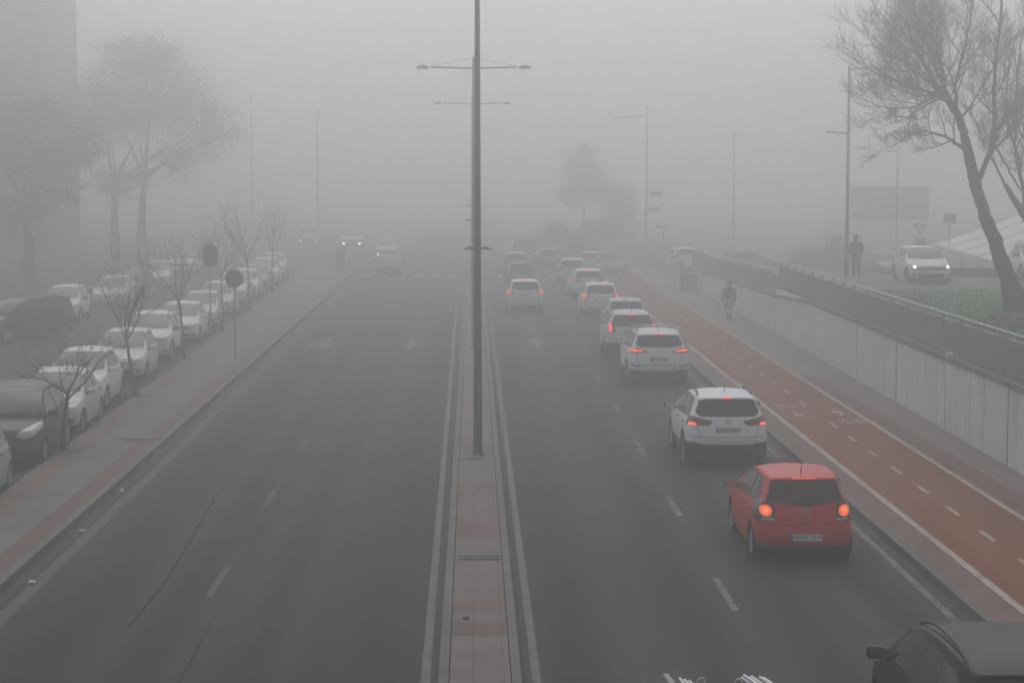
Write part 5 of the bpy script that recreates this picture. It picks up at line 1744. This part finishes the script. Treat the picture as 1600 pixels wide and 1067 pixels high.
def person(label, loc, face, pose, cloth, hood, name='person', fat=1.12):
    """pose: joint -> position in a frame with +y the way the person faces"""
    ang = math.atan2(face.y, face.x) - math.pi / 2
    root = empty(name, loc, ang, label, 'person')
    J = {k: Vector(v) for k, v in pose.items()}
    # the body: one skin over the whole skeleton
    names = ['pelvis', 'waist', 'chest', 'neck', 'headbase']
    V = [J[n] for n in names]; E = [(0, 1), (1, 2), (2, 3), (3, 4)]
    RD = [(.135, .10), (.12, .085), (.135, .09), (.055, .055), (.055, .055)]
    def chain(start, keys, rr):
        last = start
        for k, r_ in zip(keys, rr):
            V.append(J[k]); RD.append(r_); E.append((last, len(V) - 1)); last = len(V) - 1
    for s in ('l', 'r'):
        chain(0, [s + 'hip', s + 'knee', s + 'ankle', s + 'toe'], [.085, .056, .038, .03])
        chain(2, [s + 'sho', s + 'elb', s + 'wri'], [.052, .04, .028])
    me = skinned('body', V, E, RD, M['skin'], None)
    b = MB()
    b.add([v.co.copy() for v in me.vertices], [tuple(p.vertices) for p in me.polygons], True)
    head(b, J['headbase'] + Vector((0, .02, .115)), Vector((0, 1, 0)))
    for s, sg in (('l', 1), ('r', -1)):
        d = (J[s + 'wri'] - J[s + 'elb'])
        hand(b, J[s + 'wri'], d, Vector((-sg * .8, .5, 0)), sg)
    b.build('body', M['skin'], root)
    # jacket
    V2 = [J['pelvis'] + Vector((0, 0, -.02)), J['waist'], J['chest'], J['neck'] + Vector((0, 0, -.01))]
    E2 = [(0, 1), (1, 2), (2, 3)]; R2 = [(.165, .125), (.15, .115), (.165, .125), (.075, .075)]
    for s in ('l', 'r'):
        a = len(V2); V2 += [J[s + 'sho'], J[s + 'elb'], J[s + 'wri'] * .96 + J[s + 'elb'] * .04]
        R2 += [.078, .062, .05]; E2 += [(2, a), (a, a + 1), (a + 1, a + 2)]
    R2 = [(r_[0] * fat, r_[1] * fat) if isinstance(r_, tuple) else r_ * fat for r_ in R2]
    skinned('jacket', V2, E2, R2, M[cloth[0]], root, root_i=0)
    # trousers or shorts
    V3 = [J['pelvis'] + Vector((0, 0, .03))]; E3 = []; R3 = [(.15, .115)]
    for s in ('l', 'r'):
        a = len(V3)
        end = 'ankle' if cloth[2] > .99 else None
        p1, p2 = J[s + 'knee'], J[s + 'ankle']
        V3 += [J[s + 'hip'], p1 if end else J[s + 'hip'].lerp(p1, .98)]
        R3 += [.105, .076 if end else .088]
        E3 += [(0, a), (a, a + 1)]
        if end:
            V3.append(p2); R3.append(.06); E3.append((a + 1, a + 2))
    R3 = [(r_[0] * fat, r_[1] * fat) if isinstance(r_, tuple) else r_ * (.5 + .5 * fat) for r_ in R3]
    skinned('trousers', V3, E3, R3, M[cloth[1]], root, root_i=0)
    for s in ('l', 'r'):
        a, t = J[s + 'ankle'], J[s + 'toe']
        f = (t - a); fl = Vector((f.x, f.y, f.z)).normalized()
        MB().tube([a - fl * .05 + Vector((0, 0, -.02)), a + fl * .02 + Vector((0, 0, -.025)), a.lerp(t, .6) + Vector((0, 0, -.012)), t], [.036, .048, .045, .028], 10).build('shoe', M['shoe'], root)
        if len(cloth) > 3:
            MB().tube([J[s + 'knee'].lerp(a, .42), J[s + 'knee'].lerp(a, .7), a], [.058, .056, .046], 10).build('boot_shaft', M[cloth[3]], root)
    # hood or hair
    c = J['headbase'] + Vector((0, .0, .125))
    b = MB(); n = 16; vs = []
    prof = [(-.15, .090), (-.10, .098), (-.05, .102), (.0, .103), (.05, .098), (.09, .078), (.118, .045), (.128, .004)]
    for z, q in prof:
        for k in range(n):
            w = 6.2832 * k / n
            y = math.cos(w) * q * 1.12
            if y > .045: y = .045 - .02 * (z > .03)
            vs.append(c + Vector((math.sin(w) * q, y - .008, z)))
    b.add(vs, [(i * n + k, i * n + (k + 1) % n, (i + 1) * n + (k + 1) % n, (i + 1) * n + k) for i in range(len(prof) - 1) for k in range(n)], True)
    b.build('hood' if hood else 'hair', M[cloth[0]] if hood else M['hair'], root)
    if not hood:
        MB().tube([c + Vector((0, -.09, .02)), c + Vector((0, -.115, -.12)), c + Vector((0, -.12, -.24)), c + Vector((0, -.11, -.32))], [.05, .075, .06, .02], 10).build('long_hair', M['hair'], root)
    return root

walk = dict(pelvis=(0, 0, .93), waist=(0, .01, 1.10), chest=(0, .02, 1.30), neck=(0, .02, 1.45), headbase=(0, .03, 1.50),
            lhip=(-.09, 0, .88), lknee=(-.09, .06, .48), lankle=(-.06, -.20, .22), ltoe=(-.06, -.14, .09),
            rhip=(.09, 0, .88), rknee=(.08, .03, .48), rankle=(.07, -.02, .08), rtoe=(.09, .13, .03),
            lsho=(-.19, .01, 1.36), lelb=(-.25, -.03, 1.09), lwri=(-.28, .08, .86),
            rsho=(.19, .01, 1.36), relb=(.25, -.06, 1.10), rwri=(.24, .02, .86))
pw = person('pedestrian in a dark jacket and pale shorts walking away along the pavement by the wall', (10.75, 82.2, KH), Vector((.03, 1, 0)), walk, ('navy_cloth', 'pale_cloth', .9, 'black_cloth'), False)
crumple('carrier_bag', 10.75 - .34, 82.2 + .06, KH + .62, .10, M['litter'], 'small white bag held in the left hand of the walking pedestrian', 'bag', 17)
stand = dict(pelvis=(0, 0, .97), waist=(0, .01, 1.14), chest=(0, .0, 1.36), neck=(0, .02, 1.52), headbase=(0, .04, 1.57),
             lhip=(-.09, 0, .92), lknee=(-.10, .03, .50), lankle=(-.11, -.02, .08), ltoe=(-.13, .14, .03),
             rhip=(.09, 0, .92), rknee=(.11, .02, .50), rankle=(.12, -.05, .08), rtoe=(.16, .10, .03),
             lsho=(-.20, .0, 1.42), lelb=(-.29, -.04, 1.14), lwri=(-.17, .14, 1.02),
             rsho=(.20, .0, 1.42), relb=(.30, -.04, 1.14), rwri=(.18, .14, 1.02))
person('person in a dark hooded jacket standing on the terrace right beside the lamp post', (16.32, 83.5, 1.93), Vector((-.30, 1, 0)), stand, ('black_cloth', 'black_cloth', 1.0), True, fat=1.28)
# ---------------------------------------------------------------- cars on the road
UNLIT = dict(brake_lamp='lens_red', lamp_core='lens_red', high_brake_lamp='lens_red')
LIT_HEAD = dict(headlight='lit_far')
QUEUE = 'cars queuing in the right hand carriageway'
PARKED = 'cars parked along the left pavement'
ROW2 = 'cars parked across the side street'
ONCOMING = 'distant traffic in the fog'
UPPER = 'cars on the raised terrace'
def away(key, x, y_rear_wheel, paint_m, label, swap=None, yaw=0.0, name='parked_car', group=QUEUE, scale=1.0):
    p = S[key]
    off = (p['fo'] + p['wb'] - p['L'] / 2) * scale
    o = instance(key, 'queued_car', (x, y_rear_wheel + off, 0), R(90 + yaw), paint_m, label, group, swap=swap)
    o.scale = (scale,) * 3
    return o
def toward(key, side_x, y_front_wheel, paint_m, label, group=PARKED, yaw=0.0, swap=None, z=0.0, name='parked_car', z_skip=()):
    p = S[key]
    off = p['L'] / 2 - p['fo']
    return instance(key, name, (side_x - p['W'] / 2, y_front_wheel + off, z), R(-90 + yaw), paint_m, label, group, swap=dict(UNLIT, **(swap or {})), skip=z_skip)

away('polo', 5.38, 32.0, 'red', 'bright red small hatchback with round lit tail lamps in the queue')
away('cross', 5.47, 42.55, 'white', 'white crossover with angular red tail lamps right behind the red hatchback')
away('cross_bars', 5.57, 59.2, 'white', 'white crossover with silver roof bars and slim wide lit tail lamps')
away('claw', 5.45, 67.6, 'white2', 'white crossover with tall claw shaped lit tail lamps behind the one with roof bars', swap=None)
away('band', 6.0, 77.0, 'silver', 'silver hatchback mostly hidden, only its roof and lit high brake lamp showing', swap=dict(high_brake_lamp='lit_red'))
away('mini', 5.68, 87.4, 'white', 'white hatchback sixth in the right lane queue, left tail lamp glowing')
away('cross', 5.75, 98.5, 'white', 'hazy white crossover seventh in the right lane queue beside the pale hatchback', yaw=2)
away('suv', 5.72, 111.5, 'greywhite', 'pale crossover eighth in the right lane queue, very faint', swap=UNLIT, yaw=-3)
away('hatch', 4.95, 130, 'grey', 'dull grey car at the far front of the queue, nearly lost in fog', swap=UNLIT, yaw=8)
away('suv', 8.2, 121, 'greywhite', 'pale car turning right at the junction beside the cycle track', swap=UNLIT, yaw=-38)
away('mini', 2.42, 90.25, 'white', 'white hatchback alone in the inner lane with both tail lamps glowing')
away('hatch', 2.72, 109.0, 'dark', 'dark low car directly ahead of the lit white hatchback in the inner lane', swap=UNLIT)
away('suv', 2.70, 120.5, 'silver', 'silver crossover ahead of the dark low car in the inner lane', swap=UNLIT)
instance('rails', 'estate_car', (5.40, 20.25, 0), R(90), 'black', 'glossy black people carrier with roof rails in the bottom right corner', QUEUE, swap=UNLIT)

# parked row, facing the camera
toward('hatch', -9.20, 36.75, 'silver', 'silver car cut off by the left picture edge, nearest of the parked row', yaw=1)
toward('mpv', -9.33, 42.9, 'navy', 'dark blue people carrier parked at the left edge behind the nearest young tree', yaw=1)
toward('hatch', -9.50, 48.0, 'greywhite', 'pale silver hatchback parked between the dark blue and white cars', yaw=1)
toward('mini', -9.86, 53.1, 'white', 'white hatchback parked right behind the pale silver one', yaw=1)
toward('mini', -9.92, 60.0, 'white2', 'white hatchback with big clear headlamps behind the second young tree', yaw=1)
toward('suv', -10.18, 66.8, 'white', 'white crossover with dark grille parked behind the third young tree', yaw=1)
toward('band', -10.20, 73.8, 'white', 'clean white hatchback with a dark grille band, seventh in the parked row', yaw=1)
far = [('hatch', 'greywhite', 'pale hatchback behind the larger round sign, eighth in the parked row'),
       ('mini', 'white2', 'hazy white hatchback behind the fourth young tree, ninth in the parked row'),
       ('suv', 'greywhite', 'hazy pale crossover, tenth in the parked row'),
       ('band', 'white', 'faint white hatchback beside the fifth young tree, eleventh in the parked row'),
       ('hatch', 'grey', 'faint grey hatchback, twelfth in the parked row'),
       ('mini', 'white', 'very faint white hatchback, thirteenth in the parked row'),
       ('suv', 'white2', 'barely visible white crossover, last of the parked row')]
for i, (k, c, lab) in enumerate(far):
    y = 81.0 + 6.3 * i
    toward(k, -10.42 - .02 * (y - 80), y, c, lab, yaw=1.5)

# second row across the side street
instance('rails', 'parked_car', (-17.3, 75.6, 0), R(-128), 'black', 'black estate car standing slantwise at the far left under the brownish tree', ROW2, swap=UNLIT)
toward('suv', -16.55, 83.3, 'white', 'white crossover facing us just right of the black estate car', ROW2, yaw=2)
toward('mini', -16.15, 92.5, 'greywhite', 'pale hatchback across the side street behind the white crossover', ROW2, yaw=2)
toward('hatch', -16.4, 100.0, 'grey', 'hazy grey hatchback across the side street under the two trunked tree', ROW2, yaw=2)
toward('mini', -16.6, 108.5, 'white', 'hazy white hatchback across the side street, fourth of its row', ROW2, yaw=2)
toward('suv', -17.0, 122.0, 'white2', 'faint white crossover at the far end of the side street', ROW2, yaw=2)

# oncoming traffic in the fog
def oncoming(key, x, y, c, label, lit='lit_dim', group=ONCOMING, yaw=0):
    p = S[key]
    return instance(key, 'oncoming_car', (x, y + p['L'] / 2, -.03), R(-90 + yaw), c, label, group, swap=dict(UNLIT, **({'fog_lamp_recess': lit} if lit else {})))
oncoming('hatch', -5.15, 121.0, 'black', 'dark oncoming car at the junction in the left carriageway', False)
oncoming('mini', -6.3, 146.0, 'greywhite', 'pale oncoming car behind the dark one at the junction')
oncoming('band', -10.4, 170.0, 'white', 'distant oncoming car shown by a pair of bright lights', 'lit_far')
oncoming('mpv', -14.6, 176.0, 'greywhite', 'distant pale van shape with dim lights, left of the brightly lit car')
# cars crossing beyond the junction
for x, y, k, c, yaw, lab in ((4.9, 150, 'suv', 'grey', 10, 'faint grey car crossing beyond the junction, left one'), (8.6, 146, 'band', 'dark', 6, 'faint dark car crossing beyond the junction, right one')):
    instance(k, 'crossing_car', (x, y, -.03), R(yaw), c, lab, ONCOMING, swap=UNLIT)
# the raised terrace
instance('band_lit', 'white_car', (18.25, 79.7, 1.93), R(-91), 'white', 'white hatchback with glowing headlamps on the terrace left of the tree trunk', UPPER, swap=dict(UNLIT))
instance('suv', 'white_car', (23.25, 80.8, 1.93), R(-95), 'white', 'white crossover just showing behind the tree trunk at the right edge', UPPER, swap=UNLIT)
instance('hatch', 'grey_car', (22.7, 108, terr_z(22.7, 108)), R(-80), 'grey', 'grey car on the terrace half hidden behind the lit white hatchback', UPPER, swap=UNLIT)
instance('mini', 'white_car', (14.4, 127.0, .1), R(12), 'white', 'white car standing sideways beyond the end of the railing', UPPER, swap=UNLIT)
instance('hatch', 'pale_car', (17.6, 124, terr_z(17.6, 124)), R(8), 'grey', 'dull car lost in the haze left of the standing figure', UPPER, swap=UNLIT)

# work van just below the frame, carrying white tubes on its roof rack
S['van'] = style(4.60, 1.82, 1.95, 2.9, .86, .33, (1.12, 1.14), .95, 1.18, .85, 1.62, 4.35,
    [(.10, .22), (.03, .38), (.0, .60), (.02, .90), (.04, 1.15), (.08, 1.60), (.14, 1.88)], bumpz=.6, rw=.80, rf=.09,
    wend=4.1, pillar=2.40, rplate=.7, fplate=.45,
    rscreen=[(0, 1.2), (.58, 1.22), (.64, 1.26), (.62, 1.66), (.56, 1.70), (0, 1.71)],
    decals=[('tail_light', 'lens_red', [(.70, .9), (.72, 1.4), (.95, 1.4), (.95, .9)], -1, True, .004)] + front_std(.91, .95, 2))
car_model('van', S['van'], 2)
VX, VY = 2.05, 14.5
van = instance('van', 'work_van', (VX, VY, 0), R(90), 'white', 'white work van below the picture edge with tubes on its roof rack', None, 'van')
M['tube_white'] = mat('white_plastic_tube', (.74, .76, .78), .4)
M['tube_beige'] = mat('bare_batten', (.36, .33, .30), .6)
root = empty('roof_rack', (VX, VY, 1.95), 0, 'steel roof rack with two end hoops carrying white tubes at the bottom edge', 'roof rack')
for dy in (-1.5, -.2, 1.1):
    MB().bbox(-.80, .80, dy - .03, dy + .03, .10, .15, .01).build('cross_bar', M['pole_pale'], root)
    for sx in (-.62, .62): MB().box(sx - .03, sx + .03, dy - .03, dy + .03, -.12, .10).build('foot', M['pole_pale'], root)
b = MB()
b2 = []
for px, py in ((1096, 1058), (1154, 1060)):
    P = AT(px, py, VY + 1.1)
    hx, hz = P.x - VX, P.z - 1.95
    pts = [(hx - .028, 1.1, .15), (hx - .028, 1.1, hz - .03), (hx - .012, 1.1, hz - .004), (hx + .012, 1.1, hz - .004), (hx + .028, 1.1, hz - .03), (hx + .028, 1.1, .15)]
    MB().tube(pts, .009, 6).build('hoop', M['rail_light'], root)
tips = [(1062, 1059), (1069.5, 1061), (1077, 1063), (1162.5, 1054), (1159, 1058), (1174, 1056), (1170, 1058), (1178, 1060), (1187, 1057), (1193, 1058)]
labs = ['white tube with the left bundle on the van roof', 'white tube with the right bundle on the van roof']
for i, (px, py) in enumerate(tips):
    P = AT(px, py, VY + 1.45 + .03 * (i % 3))
    left = i < 3
    dx = (.34 + .06 * (i % 3)) if left else .75
    o = MB().tube([(0, 0, 0), (0, -.004, .0), (dx * .5, -1.4, -.02 - (P.z - 2.13) * .45), (dx, -2.8, -(P.z - 2.125))], [.006, .0105, .0105, .0105], 10).build('white_tube', M['tube_white'])
    o.location = P
    tag(o, labs[0 if left else 1], 'tube', 'white tubes of the left bundle' if left else 'white tubes of the right bundle')
for i, (px, py) in enumerate(((1037.5, 1053), (1042, 1053))):
    P = AT(px, py, VY + 1.5)
    o = MB().bbox(-.011, .011, -2.6, 0, -.01, .01, .003).build('wooden_batten', M['tube_beige'])
    o.location = P; o.rotation_euler = (math.atan2(P.z - 2.14, 2.6), 0, R(6))
    tag(o, 'thin beige batten sticking up left of the white tubes', 'batten', 'beige battens on the van roof')
# ---------------------------------------------------------------- air, sky, sun, camera
hz = MB().box(-252, 252, -32, 422, -1.2, 30).build('haze', None)
tag(hz, kind='stuff', label='thick pale fog filling the whole street', cat='fog')
m = bpy.data.materials.new('fog_volume'); m.use_nodes = True
nt = m.node_tree
nt.nodes.remove(nt.nodes['Principled BSDF'])
pv = nt.nodes.new('ShaderNodeVolumePrincipled')
pv.inputs['Color'].default_value = (.95, .955, .96, 1)
pv.inputs['Density'].default_value = FOG
pv.inputs['Anisotropy'].default_value = .86
nt.links.new(pv.outputs['Volume'], nt.nodes['Material Output'].inputs['Volume'])
hz.data.materials.append(m)

SUN_EL, SUN_AZ = R(55), R(-4)          # high and ahead, diffused by the fog
w = bpy.data.worlds.new('World'); scene.world = w
w.use_nodes = True
nt = w.node_tree
bg = nt.nodes['Background']
sky = nt.nodes.new('ShaderNodeTexSky'); sky.sky_type = 'NISHITA'; sky.sun_disc = False
sky.sun_elevation = SUN_EL; sky.sun_rotation = SUN_AZ
sky.air_density = 1.0; sky.dust_density = 2.0; sky.ozone_density = 1.0
hs = nt.nodes.new('ShaderNodeHueSaturation'); hs.inputs['Saturation'].default_value = .22
nt.links.new(sky.outputs['Color'], hs.inputs['Color'])
nt.links.new(hs.outputs['Color'], bg.inputs['Color'])
bg.inputs['Strength'].default_value = .10
l = bpy.data.lights.new('sun', 'SUN'); l.energy = .55; l.angle = R(85); l.color = (1, .975, .94)
so = link('sun', l)
sd = Vector((math.sin(SUN_AZ) * math.cos(SUN_EL), math.cos(SUN_AZ) * math.cos(SUN_EL), math.sin(SUN_EL)))
so.rotation_euler = sd.to_track_quat('Z', 'Y').to_euler(); so.location = sd * 50 + Vector((0, 60, 0))

cam = bpy.data.cameras.new('camera')
cam.sensor_width = 36; cam.lens = 36 * F_PX / 1600
cam.clip_start = .1; cam.clip_end = 2000
co = link('camera', cam); co.location = CAM
co.rotation_euler = Matrix((_r, _u, -_f)).transposed().to_euler()
scene.camera = co
vs = scene.view_settings
vs.view_transform = 'Standard'; vs.look = 'None'; vs.gamma = 1.0; vs.exposure = EXPO
try: vs.use_curve_mapping = False
except Exception: pass
cy = scene.cycles
cy.max_bounces = 8; cy.volume_bounces = 4; cy.diffuse_bounces = 3; cy.glossy_bounces = 3
cy.transparent_max_bounces = 4; cy.use_denoising = True
cy.sample_clamp_indirect = 6.0
cy.caustics_reflective = False; cy.caustics_refractive = False
